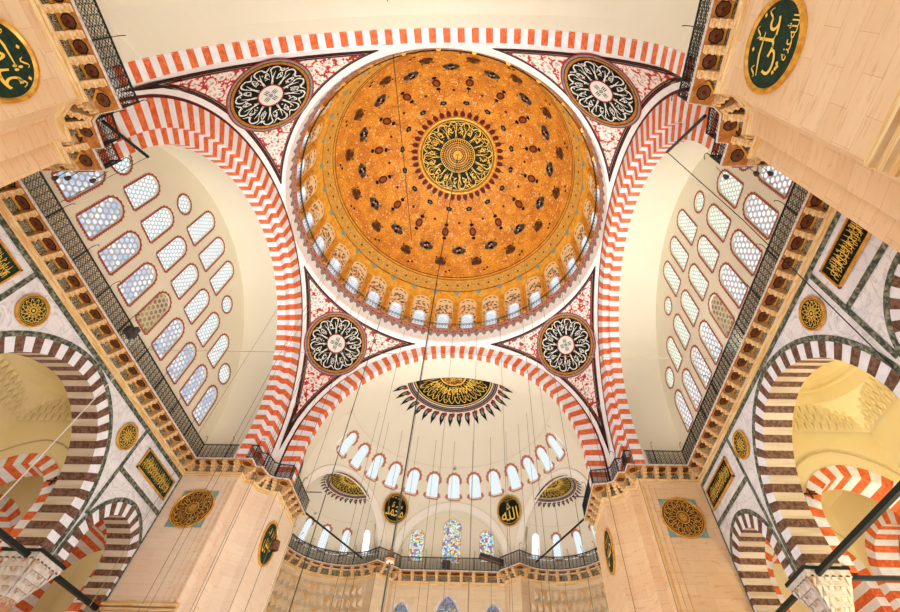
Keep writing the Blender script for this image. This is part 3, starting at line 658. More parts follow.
# painted motifs of the shell
def dmap(az, r, off=.05):
    # local chart: a tangential, b towards the rim
    def fn(a, b):
        el = acos(r / RD) - b / RD; rr = RD - off; al = az + a / r
        return (rr * cos(el) * sin(al), rr * cos(el) * cos(al), Z0 + rr * sin(el))
    return fn
def blob(mb, fn, rx, ry, m, seed=0, cx=0, cy=0, n=18, amp=.2, lob=5):
    rg = random.Random(seed); ph = rg.random() * 6
    P = [(cx + rx * (1 + amp * sin(lob * t + ph)) * sin(t), cy + ry * (1 + amp * sin(lob * t + ph)) * cos(t)) for t in [2 * pi * i / n for i in range(n)]]
    mb.face([fn(*p) for p in P], m)
mo = MB('brown_paint')
for k in range(16):
    a0 = 2 * pi * k / 16; a1 = a0 + pi / 16
    fn = dmap(a0, 10.0); blob(mo, fn, .78, .5, 'blue_paint', k, amp=.12); f2 = dmap(a0, 10.0, .07)
    for i, (x, y, r, m) in enumerate(((-.5, .1, .3, 'brown_paint'), (.5, .1, .3, 'brown_paint'), (0, -.2, .34, 'black_paint'), (-.15, .05, .14, 'pink_paint'), (.2, 0, .14, 'rust_paint'), (0, .28, .24, 'black_paint'), (.1, -.1, .1, 'pink_paint'))): blob(mo, dmap(a0, 10.0, .07 + i * .006), r, r * .85, m, i + k, x, y)
    for x in (-.75, .75): blob(mo, f2, .12, .1, 'blue_paint', 3, x, -.5, amp=0)
    fn = dmap(a1, 10.9); blob(mo, fn, .62, .55, 'rust_paint', k, amp=.1); f2 = dmap(a1, 10.9, .07)
    for i, (x, y) in enumerate(((-.35, .2), (.35, .2), (0, -.3), (0, .1))): blob(mo, dmap(a1, 10.9, .07 + i * .006), .28, .26, 'brown_paint', i + k, x, y)
    for x in (-.55, .55): blob(mo, f2, .09, .09, 'black_paint', 3, x, -.45, amp=0)
    fn = dmap(a1, 8.45); f2 = dmap(a1, 8.45, .07)
    blob(mo, fn, .42, .55, 'dark_red_paint', 0, amp=0); blob(mo, f2, .24, .34, 'rust_paint', 0, amp=.05); blob(mo, fn, .22, .18, 'black_paint', 0, 0, .78, amp=.1); blob(mo, fn, .26, .2, 'black_paint', 0, 0, -.85, amp=.1)
    stroke(mo, fn, [(0, -.9), (0, -1.15), (0, -1.6)], .12, 'brown_paint'); stroke(mo, fn, [(0, .5), (0, .7), (0, .9)], .1, 'brown_paint')
    fn = dmap(a0, 7.5); blob(mo, fn, .16, .16, 'dark_red_paint', 0, amp=.1)
    fn = dmap(a1, 6.15); blob(mo, fn, .36, .26, 'black_paint', 0, amp=.12); blob(mo, dmap(a1, 6.15, .07), .16, .12, 'blue_paint', 0)
    fn = dmap(a1 + .07, 11.55); blob(mo, fn, .14, .12, 'black_paint', 0, amp=.2); fn = dmap(a0 - .09, 11.45); blob(mo, fn, .14, .12, 'black_paint', 0, amp=.2)
    # pale scroll tendrils
    for q in range(9):
        rg = random.Random(k * 9 + q); aa = a0 + rg.uniform(-.2, .2); r = rg.uniform(5.6, 11.3); fn = dmap(aa, r, .035); t0 = rg.random() * 6; dr = rg.choice((-1, 1)); z = rg.uniform(.25, .5)
        stroke(mo, fn, [(z * (1 - t * .7) * cos(t0 + dr * t * 5), z * (1 - t * .7) * sin(t0 + dr * t * 5)) for t in lin(0, 1, 9)], .055, 'niche_cream' if q % 3 == 0 else 'rust_paint')
mo.build('painted_motifs', D)
# central roundel
ce = MB('gold')
cf = lambda off: (lambda a, b: (a, b, Z0 + sqrt(max(.01, (RD) ** 2 - a * a - b * b)) - off))
ce.lathe([(4.5, Z0 + sqrt(RD ** 2 - 4.5 ** 2) - .02), (4.42, Z0 + sqrt(RD ** 2 - 4.42 ** 2) - .28), (4.2, Z0 + sqrt(RD ** 2 - 4.2 ** 2) - .3), (4.1, Z0 + sqrt(RD ** 2 - 4.1 ** 2) - .08)], n=72)
ce.build('roundel_rim', D, smooth=True)
ce = MB('green_paint'); ce.mats = ['roundel_green']; disc(ce, cf(.08), 0, 4.2, 0, 72, rings=8); ce.build('roundel_ground', D)
ce = MB('gold_letter'); radial_script(ce, cf(.13), 2.0, 4.0, 16, 0, .075, seed=5); radial_script(ce, cf(.135), 2.3, 3.9, 11, 0, .05, seed=8, words=False)
disc(ce, cf(.13), 1.9, 1.97, 0, 48); disc(ce, cf(.13), 3.95, 4.02, 0, 72)
for k in range(48):
    for r in (.5, .75, 1.0, 1.25, 1.5, 1.75):
        a = 2 * pi * (k + (r * 5 % 1) * .5) / 48
        if k % 2 and r < .9: continue
        ce.face([cf(.13)((r + x) * sin(a + y / r), (r + x) * cos(a + y / r)) for x, y in ((-.12, 0), (0, .07), (.12, 0), (0, -.07))], 'gold_paint')
disc(ce, cf(.13), .2, .42, 'gold_paint', 24); ce.build('roundel_calligraphy', D)
sp = MB('dark_red_paint')
for k in range(40):
    a = 2 * pi * k / 40; fn = dmap(a, 4.86, .05); sp.face([fn(x, y) for x, y in ((-.24, -.33), (.24, -.33), (.27, .0), (.17, .28), (0, .42), (-.17, .28), (-.27, .0))], 0)
    stroke(sp, fn, [(0, .35), (0, .6), (0, .8)], .07, 'brown_paint')
sp.build('roundel_petals', D)
bo = MB('gold'); bo.lathe([(0, 51.0), (.12, 51.0), (.2, 51.2), (.1, 51.4)], n=12); bo.build('boss', D)
# ------------------------------------------------------------------ half domes
HC, HR, HZ = (0, 16.1), 12.0, 20.45
BT = rad(3.4); RO = rad(24.9); DCUT = HR * cos(RO) * cos(BT); XA = rad(57.5); ROP = HR * sin(RO); ZO = HZ - HR * cos(RO) * sin(BT)
HD = thing('apse_half_dome', 'cream half dome with thirteen arched windows and a black and gold medallion at its top', 'half dome', (0, 22, 24))
def hd(az, el, off=0.0, c=(0, 16.1, HZ), R=HR): r = R - off; return (c[0] + r * cos(el) * sin(az), c[1] + r * cos(el) * cos(az), c[2] + r * sin(el))
E0, E1, E2 = 0.0, asin(5.2 / 12), asin(7.55 / 12)
def pierced_band(mb, pt, azs, half, e0, e1, out, mat, nk=3, jamb=None, depth=.3, jm=None):
    # sector walls pierced by one arched window each; out(c) -> outline [(da, el)]
    for az in azs:
        P = out; 
        rect = []
        for p in P:
            a, e = p; ce = (e0 + e1) / 2; t = max(abs(a) / half, abs(e - ce) / ((e1 - e0) / 2)) or 1
            rect.append((a / t, ce + (e - ce) / t))
        rect[0] = (-half, e0); rect[-1] = (half, e0)
        k = len(P)
        # snap the two ray points nearest the upper corners
        for cx in (-half, half):
            j = min(range(1, k - 1), key=lambda i: (rect[i][0] - cx) ** 2 + (rect[i][1] - e1) ** 2); rect[j] = (cx, e1)
        for i in range(k):
            j = (i + 1) % k
            for q in range(nk):
                L = lambda p, r, t: (p[0] + (r[0] - p[0]) * t, p[1] + (r[1] - p[1]) * t)
                a, b, c, d = L(P[i], rect[i], q / nk), L(P[j], rect[j], q / nk), L(P[j], rect[j], (q + 1) / nk), L(P[i], rect[i], (q + 1) / nk)
                mb.face([pt(az + s[0], s[1], 0) for s in (a, b, c, d)], mat)
def win_sph(w, z0, z1, R, czl, n=12):
    # outline in (azimuth, elevation) of a window w metres wide between heights z0 and z1
    e0, e1 = asin((z0 - czl) / R), asin((z1 - czl) / R); r = w / 2 / (R * cos((e0 + e1) / 2)); re = w / 2 / R
    return [(-r, e0)] + [(-r * cos(t), e1 - re + re * sin(t)) for t in lin(0, pi, n)] + [(r, e0)]
hdm = MB('plaster')
hdm.grid(lambda a, e: hd(a, e), lin(-pi / 2, pi / 2, 78), lin(E2, pi / 2, 18)); hdm.grid(lambda a, e: hd(a, e), lin(-pi / 2, pi / 2, 104), lin(E0, E1, 16))
WA = [rad(12.05) * k for k in range(-6, 7)]; wo = win_sph(1.14, 25.78, 27.62, HR, HZ)
pierced_band(hdm, hd, WA, rad(6.025), E1, E2, wo, 'plaster')
for sg in (-1, 1): hdm.grid(lambda a, e: hd(a, e), lin(sg * rad(78.325), sg * pi / 2, 6), lin(E1, E2, 5))
for sg in (-1, 1):
    for a, b in ((24, 35), (80, 90)): hdm.grid(lambda q, z: (12 * sin(q), 16.1 + 12 * cos(q), z), lin(sg * rad(a), sg * rad(b), 6), [19.0, HZ])
o = hdm.build('shell', HD, smooth=True, merge=True)
bm = bmesh.new(); bm.from_mesh(o.data)
for a in (0, XA, -XA):
    d = Vector((sin(a) * cos(BT), cos(a) * cos(BT), -sin(BT))); bmesh.ops.bisect_plane(bm, geom=bm.verts[:] + bm.edges[:] + bm.faces[:], plane_co=Vector((0, 16.1, HZ)) + d * HR * cos(RO), plane_no=d, clear_outer=True)
bm.to_mesh(o.data); bm.free()
def sph_window(az, out, pt, glass, label, group, R, depth=.2, w1=.2):
    WN[0] += 1; fr = MB('frame_rose'); sc = R
    Q = [(p[0] * sc * cos(p[1]), p[1] * sc) for p in out]; ce = cos(sum(p[1] for p in out) / len(out))
    fn = lambda a, b: pt(az + a / sc / ce, b / sc, .02)
    Q = [(p[0] * sc * ce, p[1] * sc) for p in out]; scallop(fr, Q, fn, 0, w1, 0, False, .2, .10)
    k = len(Q)
    for i in range(k):
        a, b = out[i], out[(i + 1) % k]; fr.face([pt(az + a[0], a[1], 0), pt(az + b[0], b[1], 0), pt(az + b[0], b[1], -depth), pt(az + a[0], a[1], -depth)], 'plaster')
    o = tag(fr.build('window_%d' % WN[0]), label, 'window', group, 'structure')
    pn = MB(glass); c = (0, sum(p[1] for p in out) / k)
    for i in range(k):
        a, b = out[i], out[(i + 1) % k]; pn.face([pt(az + q[0], q[1], -depth) for q in (a, b, c)], 0, [(q[0] * sc, q[1] * sc) for q in (a, b, c)])
    pn.build('glass_pane', o)
for i, az in enumerate(WA): sph_window(az, wo, hd, 'leaded_glass', 'arched window with red toothed border in the half dome, %s of thirteen from its left end' % ORD[i], 'half dome windows', HR)
# thin raised lines on the plaster following the three openings
def cap_ring(c, R, dirv, D, rr, m, mb, z0=None, n=48, th=.05):
    # circle of radius rr in the vertical plane at distance D along dirv, upper half
    d = Vector((sin(dirv), cos(dirv), 0)); t = Vector((cos(dirv), -sin(dirv), 0)); P = []
    for q in lin(-pi / 2, pi / 2, n):
        p = Vector((c[0], c[1], c[2])) + d * D + t * rr * sin(q) + Vector((0, 0, rr * cos(q))); P.append(p)
    mb.tube(P, th, 5, m)
def cap_arc(a, ro, R, mb, m, th):
    n0 = Vector((sin(a) * cos(BT), cos(a) * cos(BT), -sin(BT))); t = Vector((cos(a), -sin(a), 0)); u = t.cross(n0)
    P = [Vector((0, 16.1, HZ)) + R * (n0 * cos(ro) + (t * sin(q) + u * cos(q)) * sin(ro)) for q in lin(-pi / 2, pi / 2, 48)]
    mb.tube([p for p in P if p.z > 19.4 and p.y > 16.2], th, 5, m)
def cap_band(a, r0, r1, R, mb, m):
    n0 = Vector((sin(a) * cos(BT), cos(a) * cos(BT), -sin(BT))); t = Vector((cos(a), -sin(a), 0)); u = t.cross(n0)
    f = lambda q, ro: Vector((0, 16.1, HZ)) + R * (n0 * cos(ro) + (t * sin(q) + u * cos(q)) * sin(ro))
    qs = [q for q in lin(-pi / 2, pi / 2, 60) if f(q, r1).z > 19.4 and f(q, r1).y > 16.2]; mb.grid(f, qs, [r0, (r0 + r1) / 2, r1], m)
lnm = MB('plaster')
for a in (0, XA, -XA):
    cap_arc(a, RO, HR - .03, lnm, 'plaster_pale', .10); cap_band(a, RO, RO + rad(3.1), HR - .06, lnm, 'plaster_pale'); cap_arc(a, RO + rad(3.2), HR - .02, lnm, 'plaster_line', .022)
for zz in (28.15, 28.22): lnm.tube([hd(a, asin((zz - HZ) / HR), .0) for a in lin(-pi / 2, pi / 2, 60)], .012, 4, 'plaster_line')
lnm.build('arch_line', HD)
def medallion(parent, c, R, azc, rd, rray, half, seed, n=36, name='medallion'):
    # disc lying in the crown of a half dome: angle th from the zenith, azimuth a
    def pt(th, a, off): r = R - off; return (c[0] + r * sin(th) * sin(a), c[1] + r * sin(th) * cos(a), c[2] + r * cos(th))
    a0, a1 = azc - pi / 2 + .01, azc + pi / 2 - .01
    mb = MB('black_paint'); k = 40; T = lambda r: r / R
    def zone(r0, r1, off, m, nr=1): mb.grid(lambda a, r: pt(T(r), a, off), lin(a0, a1, k), lin(r0, r1, nr), m)
    u = rd / 4.0
    zone(0.0, rd, .03, 'black_paint', 6); zone(rd, rd + .12 * u, .03, 'white_paint'); zone(rd + .12 * u, rd + .62 * u, .03, 'dark_red_paint'); zone(rd + .22 * u, rd + .30 * u, .04, 'grey_paint'); zone(rd + .44 * u, rd + .52 * u, .04, 'grey_paint')
    zone(0.05, rd * .34, .04, 'rust_paint'); zone(rd * .30, rd * .33, .05, 'gold_letter'); zone(rd * .95, rd * .97, .05, 'gold_letter')
    mb.build(name, parent)
    ml = MB('gold_letter'); f = lambda a, b: pt(T(sqrt(a * a + b * b)), azc + atan2(a, b), .07)
    rg = random.Random(seed)
    for j in range(16):
        a = -pi / 2 + pi * (j + .5) / 16; P = lambda aa, r: (r * sin(aa), r * cos(aa)); r0 = rd * .36; DD = rd * .56; w = .07 * u + .01
        stroke(ml, f, [P(a + .04, r0 + t * DD * .75) for t in lin(0, 1, 4)], w)
        if abs(a) < 1.3:
            stroke(ml, f, [P(a - .10 + t * .24, r0 + DD * (.55 + .4 * sin(t * pi))) for t in lin(0, 1, 8)], w)
            stroke(ml, f, [P(a + .12 - t * .2, r0 + DD * (.15 + .3 * t * t)) for t in lin(0, 1, 6)], w)
            polar_word(ml, f, ['\uFEA3', '\uFECB', '\uFEEB', '\uFEDC', '\uFEB3'][j % 5], a + .1, r0 + DD * .1, r0 + DD * .5, .17, 0)
    for j in range(20):
        a = -1.4 + 2.8 * rg.random(); r = rd * rg.uniform(.06, .28); stroke(ml, f, [(r * sin(a) , r * cos(a)), ((r + .1 * u) * sin(a + .1), (r + .1 * u) * cos(a + .1)), ((r + .1 * u) * sin(a + .25), (r + .1 * u) * cos(a + .25))], .05 * u, 'green_paint')
    for j in range(70):
        a = -1.5 + 3.0 * rg.random(); r = rd * rg.uniform(.08, .92); b_ = rg.random() * 6; q_ = .16 * u; stroke(ml, f, [(r * sin(a) + q_ * cos(b_ + t), r * cos(a) + q_ * sin(b_ + t)) for t in lin(0, 3.4, 5)] if r * cos(a) > q_ + .05 else [(r * sin(a), r * cos(a) + .1), (r * sin(a) + .1, r * cos(a) + .15), (r * sin(a) + .2, r * cos(a) + .1)], .045 * u + .01)
    ml.build('calligraphy', parent)
    mr = MB('black_paint'); ra, rb = rd + .80 * u, rray
    for j in range(n // 2):
        a = a0 + (a1 - a0) * (j + .5) / (n // 2); h = pi / n * .62
        mr.face([pt(T(ra + (rb - ra) * x), a + h * y, .035) for x, y in ((0, -.45), (.25, -.85), (.5, -.8), (.75, -.35), (1, 0), (.75, .35), (.5, .8), (.25, .85), (0, .45))], 'black_paint')
        mr.face([pt(T(ra + (rb - ra) * x), a + h * y, .05) for x, y in ((.18, -.35), (.35, -.5), (.55, 0), (.35, .5), (.18, .35), (.1, 0))], 'grey_paint')
        mr.face([pt(T(ra + (rb - ra) * x), a + h + h * y, .045) for x, y in ((-.05, -.6), (.12, -.7), (.3, 0), (.12, .7), (-.05, .6))], 'red_paint')
    mr.build('ray_border', parent)
medallion(HD, (0, 16.1, HZ), HR, 0, 4.0, 6.3, None, 4)
# barrel strip between the great arch and the half dome
brl = MB('plaster'); bp = [(13.95, 10.95, 10.95, 21.84), (15.0, 11.3, 10.9, 21.6), (16.1, 11.7, 10.9, 21.34), (16.1, 12.02, 12.02, 20.45)]
brl.grid(lambda a, k: (bp[k][1] * sin(a), bp[k][0], bp[k][3] + bp[k][2] * cos(a)), lin(-pi / 2, pi / 2, 64), [0, 1, 2]); brl.grid(lambda a, k: (bp[k][1] * sin(a), bp[k][0] + .001, bp[k][3] + bp[k][2] * cos(a)), lin(-pi / 2, pi / 2, 64), [2, 3])
brl.face([(-10.95, 13.95, 19.3), (-10.95, 13.95, 21.84), (-11.3, 15, 21.6), (-11.7, 16.1, 21.34), (-11.7, 16.1, 19.3)]); brl.face([(10.95, 13.95, 19.3), (10.95, 13.95, 21.84), (11.3, 15, 21.6), (11.7, 16.1, 21.34), (11.7, 16.1, 19.3)])
tag(brl.build('ceiling_barrel_front', smooth=True, merge=True), 'plain cream vault strip between the apse side great arch and its half dome', 'vault', kind='structure')
bk = MB('plaster'); bq = [(14.25, 11.0), (15.0, 11.2), (16.1, 11.6)]
bk.grid(lambda a, k: (bq[k][1] * sin(a), -bq[k][0], (21.6 if k < 2 else 20.9) + bq[k][1] * cos(a)), lin(-pi / 2, pi / 2, 50), [0, 1, 2])
for q in (-1, 1): bk.face([(q * 11, -14.25, 19.33), (q * 11, -14.25, 21.6), (q * 11.2, -15, 21.6), (q * 11.6, -16.1, 20.9), (q * 11.6, -16.1, 19.33)])
bk.grid(lambda a, z: (11.6 * sin(a), -16.1 - 11.6 * cos(a), z), lin(-pi / 2, pi / 2, 40), [19.33, 20.9])
bk.grid(lambda a, e: (11.6 * cos(e) * sin(a), -16.1 - 11.6 * cos(e) * cos(a), 20.9 + 11.6 * sin(e)), lin(-pi / 2, pi / 2, 40), lin(0, pi / 2, 18))
tag(bk.build('ceiling_entrance_half_dome', smooth=False, merge=True), 'plain cream half dome overhead on the entrance side', 'half dome', kind='structure')
# exedra half domes
for s, nm in ((-1, 'left'), (1, 'right')):
    az = s * XA; re = ROP; c = (DCUT * sin(az), 16.1 + DCUT * cos(az), ZO)
    E = thing('exedra_half_dome', 'small cream corner half dome with medallion and arched windows, %s of the apse' % nm, 'half dome', (c[0], c[1], 22), 'corner half domes')
    ex = lambda a, e, off=0.0, c=c, R=re: (c[0] + (R - off) * cos(e) * sin(az + a), c[1] + (R - off) * cos(e) * cos(az + a), c[2] + (R - off) * sin(e))
    m = MB('plaster'); zt = asin(2.75 / re); m.grid(lambda a, e: ex(a, e), lin(-pi / 2 - .12, pi / 2 + .12, 52), lin(zt, pi / 2 - .001, 14))
    WW = [rad(24.2) * k * s for k in range(-3, 4)]; out = win_sph(.80, 20.35, 22.2, re, ZO, 10); half = rad(12.1); el0 = .08
    out = [(p[0] * .9, p[1]) for p in out]
    pierced_band(m, ex, WW, half, el0, zt, out, 'plaster')
    m.grid(lambda a, e: ex(a, e), lin(half * 7, pi / 2 + .1, 2), [el0, zt]); m.grid(lambda a, e: ex(a, e), lin(-pi / 2 - .1, -half * 7, 2), [el0, zt])
    m.grid(lambda a, z: (c[0] + re * sin(az + a), c[1] + re * cos(az + a), z), lin(-pi / 2, pi / 2, 40), [19.0, ZO + re * sin(el0)])
    o = m.build('shell', E, smooth=True, merge=True); bm = bmesh.new(); bm.from_mesh(o.data); d = Vector((sin(az) * cos(BT), cos(az) * cos(BT), -sin(BT)))
    bmesh.ops.bisect_plane(bm, geom=bm.verts[:] + bm.edges[:] + bm.faces[:], plane_co=Vector((0, 16.1, HZ)) + d * (HR * cos(RO) - .02), plane_no=d, clear_inner=True); bm.to_mesh(o.data); bm.free()
    vis = [1, 2, 3, 4, 5]
    for j in vis:
        sph_window(WW[j], out, ex, 'leaded_glass', 'slim arched window in the %s corner half dome, %s from its outer end' % (nm, ORD[6 - j]), 'corner half dome windows', re, .15, .15)
    medallion(E, c, re, az, 2.2, 3.15, None, 6, 36)
    lm = MB('plaster_line'); lm.tube([ex(a, .62, .0) for a in lin(-1.5, 1.5, 40)], .012, 4); lm.build('plaster_line', E)
# flat recess with the stained windows, centre of the apse
re0 = ROP; YR = 28.0
SW = [(-3.38, 20.35, 1.35, 2.85), (0, 20.2, 1.75, 4.05), (3.38, 20.35, 1.35, 2.85)]
sw_out = [win_outline(*q) for q in SW]
V, Fs = fill2d([(-5.2, 19.2)] + [(re0 * 1.01 * sin(t), ZO + re0 * 1.01 * cos(t)) for t in lin(-pi / 2, pi / 2, 30)] + [(5.2, 19.2)], sw_out)
rw = MB('plaster'); rw.v = [(p[0], YR, p[1]) for p in V]; rw.f = list(Fs); rw.m = [0] * len(Fs)
rw.grid(lambda a, k: (re0 * sin(a), YR if k else 16.1 + HR * cos(RO) * cos(BT) + re0 * cos(a) * sin(BT), ZO + re0 * cos(a)), lin(-pi / 2, pi / 2, 40), [0, 1])
for q in (-1, 1): rw.face([(q * re0, 16.1 + DCUT, 19.2), (q * re0, YR, 19.2), (q * re0, YR, ZO), (q * re0, 16.1 + DCUT, ZO)])
tag(rw.build('wall_front_upper'), 'arched plaster recess with three stained windows above the apse gallery', 'wall', kind='structure')
for i, P in enumerate(sw_out):
    fn = lambda a, b, d: (a, YR + d, b); WN[0] += 1
    o = MB('plaster'); k = len(P)
    for q in range(k): a, b = P[q], P[(q + 1) % k]; o.face([fn(*a, 0), fn(*b, 0), fn(*b, .15), fn(*a, .15)])
    scallop(o, P, lambda a, b: fn(a, b, -.01), 0, .04, 'gold_paint', False, .2, .02)
    o = tag(o.build('window_%d' % WN[0]), ['short stained glass window left of the tall middle one above the apse gallery', 'tall stained glass window in the middle above the apse gallery', 'short stained glass window right of the tall middle one, partly behind the lamp bar'][i], 'window', 'stained windows of the apse', 'structure')
    pn = MB('stained_glass'); c = (SW[i][0], SW[i][1] + 1.5)
    for q in range(k): a, b = P[q], P[(q + 1) % k]; pn.face([fn(*a, .12), fn(*b, .12), fn(*c, .12)], 0, [(a[0] * 1, a[1]), (b[0], b[1]), c])
    pn.build('glass_pane', o)

# ------------------------------------------------------------------ piers
for sx in (-1, 1):
    for sy in (-1, 1):
        nm = ('left' if sx < 0 else 'right'); en = 'apse' if sy > 0 else 'entrance'
        P = [(sx * x, sy * y) for x, y in PLAN]; far = 18.2 if sy > 0 else 27
        P = P + [(sx * 17.6, sy * far), (sx * 11.65, sy * far)] if sy > 0 else [(sx * 11.65, sy * far)] + P[1:] + [(sx * 17.6, sy * far)]
        m = MB('stone_block_lit' if (sy > 0 and sx < 0) else 'stone_block'); m.prism(P, 0, 18.45)
        lb = 'pale stone pier with a stepped corner, %s side of the hall towards the %s' % (nm, en) if sy > 0 else 'huge stone pier face close to the viewer carrying a big green roundel, upper %s' % nm
        pr = tag(m.build('pier'), lb, 'pier', 'great stone piers')
        # slim groove mouldings and impost moulding
        im = MB('moulding_gilt')
        if sy > 0:
            for z, o_ in ((10.2, .06), (10.45, .16), (10.65, .26), (10.75, .1)):
                im.box((sx * (15.5), sy * 11.1 - o_ / 2, z + .06), (4.2, o_ + .05, .13)); im.box((sx * (11.65) - sx * o_ / 2, 15.5, z + .06), (o_ + .05, 4.3, .13))
        else:
            for k, (z, o_) in enumerate(((10.35, .06), (10.6, .14), (10.85, .22), (11.0, .12))): im.box((sx * 11.65 - sx * o_ / 2, -18.2, z), (o_ + .05, 9.5, .16))
        im.build('impost_moulding', pr)
        if sy > 0:
            gr = MB('gold_paint' if sx > 0 else 'bracket_stone')
            for x in (13.72, 13.8, 14.1, 14.45): gr.box((sx * x, 11.09, 14.5), (.025, .03, 7.4), 0)
            gr.build('groove_moulding', pr)
# moulding, slab, brackets and railing of the galleries: offset copies of a wall line
def offs(P, d):
    out = []
    for i in range(len(P)):
        def nrm(a, b): dx, dy = b[0] - a[0], b[1] - a[1]; l = sqrt(dx * dx + dy * dy); return (dy / l, -dx / l)
        n0 = nrm(P[i - 1], P[i]) if i > 0 else None; n1 = nrm(P[i], P[i + 1]) if i < len(P) - 1 else None
        n0 = n0 or n1; n1 = n1 or n0; k = 1 + n0[0] * n1[0] + n0[1] * n1[1]; k = max(k, .35)
        out.append((P[i][0] + d * (n0[0] + n1[0]) / k, P[i][1] + d * (n0[1] + n1[1]) / k))
    return out
def sweep(mb, P, prof, m=0, fx=1):
    R = [[(fx * x, y, z) for x, y in offs(P, d)] for d, z in prof]
    for A, B in zip(R, R[1:]):
        for i in range(len(P) - 1): mb.face([A[i], A[i + 1], B[i + 1], B[i]], m)
BR = {}
def bracket_mesh(w, mat='bracket_stone'):
    # scalloped corbel: lobes stepping outward from the wall (x = outward, z up, y = along)
    if (w, mat) in BR: return BR[(w, mat)]
    m = MB(mat); prof = [(0, -.78)]
    for k in range(4):
        u0, z0, u1, z1 = .16 * k + .02, -.76 + .17 * k, .16 * (k + 1), -.76 + .17 * (k + 1)
        for t in lin(0, 1, 4): prof.append((u0 + (u1 - u0) * t, z0 + (z1 - z0) * (1 - cos(t * pi / 2)) + .02))
    prof += [(.66, -.04), (.66, 0), (0, 0)]
    for i in range(len(prof) - 1):
        a, b = prof[i], prof[i + 1]; m.face([(a[0], -w / 2, a[1]), (b[0], -w / 2, b[1]), (b[0], w / 2, b[1]), (a[0], w / 2, a[1])])
    for y in (-w / 2, w / 2): m.face([(p[0], y, p[1]) for p in prof])
    for k in range(4): m.tube([(.16 * k + .12, -w / 2 - .02, -.67 + .17 * k), (.16 * k + .12, w / 2 + .02, -.67 + .17 * k)], .055, 6)
    me = m.build('bracket'); d = me.data; bpy.data.objects.remove(me); BR[(w, mat)] = d; return d
PNL = {}
def panel_mesh(w):
    if w in PNL: return PNL[w]
    m = MB('slab_orange'); oc = lambda sx, sy, z: [(.36 + sx * cos(pi / 8 + k * pi / 4), sy * sin(pi / 8 + k * pi / 4), z) for k in range(8)]
    m.box((.36, 0, -.03), (.52, w, .06)); m.box((.09, 0, -.08), (.05, w, .12), 'gold_paint'); 
    A, B = oc(.27, w * .50, -.075), oc(.235, w * .43, -.08)
    for k in range(8): m.face([A[k], A[(k + 1) % 8], (A[(k + 1) % 8][0], A[(k + 1) % 8][1], -.06), (A[k][0], A[k][1], -.06)], 'black_paint')
    m.face(A, 'black_paint'); m.face(B, 'panel_red'); m.face([(p[0] * .3 + .36 * .7, p[1] * .3, -.085) for p in B], 'dark_red_paint')
    o = m.build('painted_panel'); d = o.data; bpy.data.objects.remove(o); PNL[w] = d; return d
def lattice(mb, a, b, z0, z1, cell=.3, w=.022):
    a, b = Vector((*a, 0)), Vector((*b, 0)); L = (b - a).length; d = (b - a) / L; n = max(1, round(L / cell)); c = L / n; nr = 3; h = (z1 - z0) / nr
    nn = Vector((d.y, -d.x, 0)) * .012
    def bar(u0, v0, u1, v1):
        p, q = a + d * u0 + Vector((0, 0, z0 + v0)), a + d * u1 + Vector((0, 0, z0 + v1)); t = (q - p).normalized(); s_ = t.cross(nn.normalized()) * w / 2
        for o_ in (nn,): mb.face([p - s_ + o_, q - s_ + o_, q + s_ + o_, p + s_ + o_])
        mb.face([p - nn - s_ * .2, q - nn - s_ * .2, q + nn - s_, p + nn - s_])
    for i in range(n):
        x = i * c; bar(x, 0, x, z1 - z0)
        for r in range(nr):
            y = r * h; K = 8; P = [(x + c / 2 + c * .46 * cos(2 * pi * k / K), y + h / 2 + h * .46 * sin(2 * pi * k / K)) for k in range(K)]
            for k in range(K): bar(*P[k], *P[(k + 1) % K])
            bar(x, y, x + c, y + h); bar(x, y + h, x + c, y)
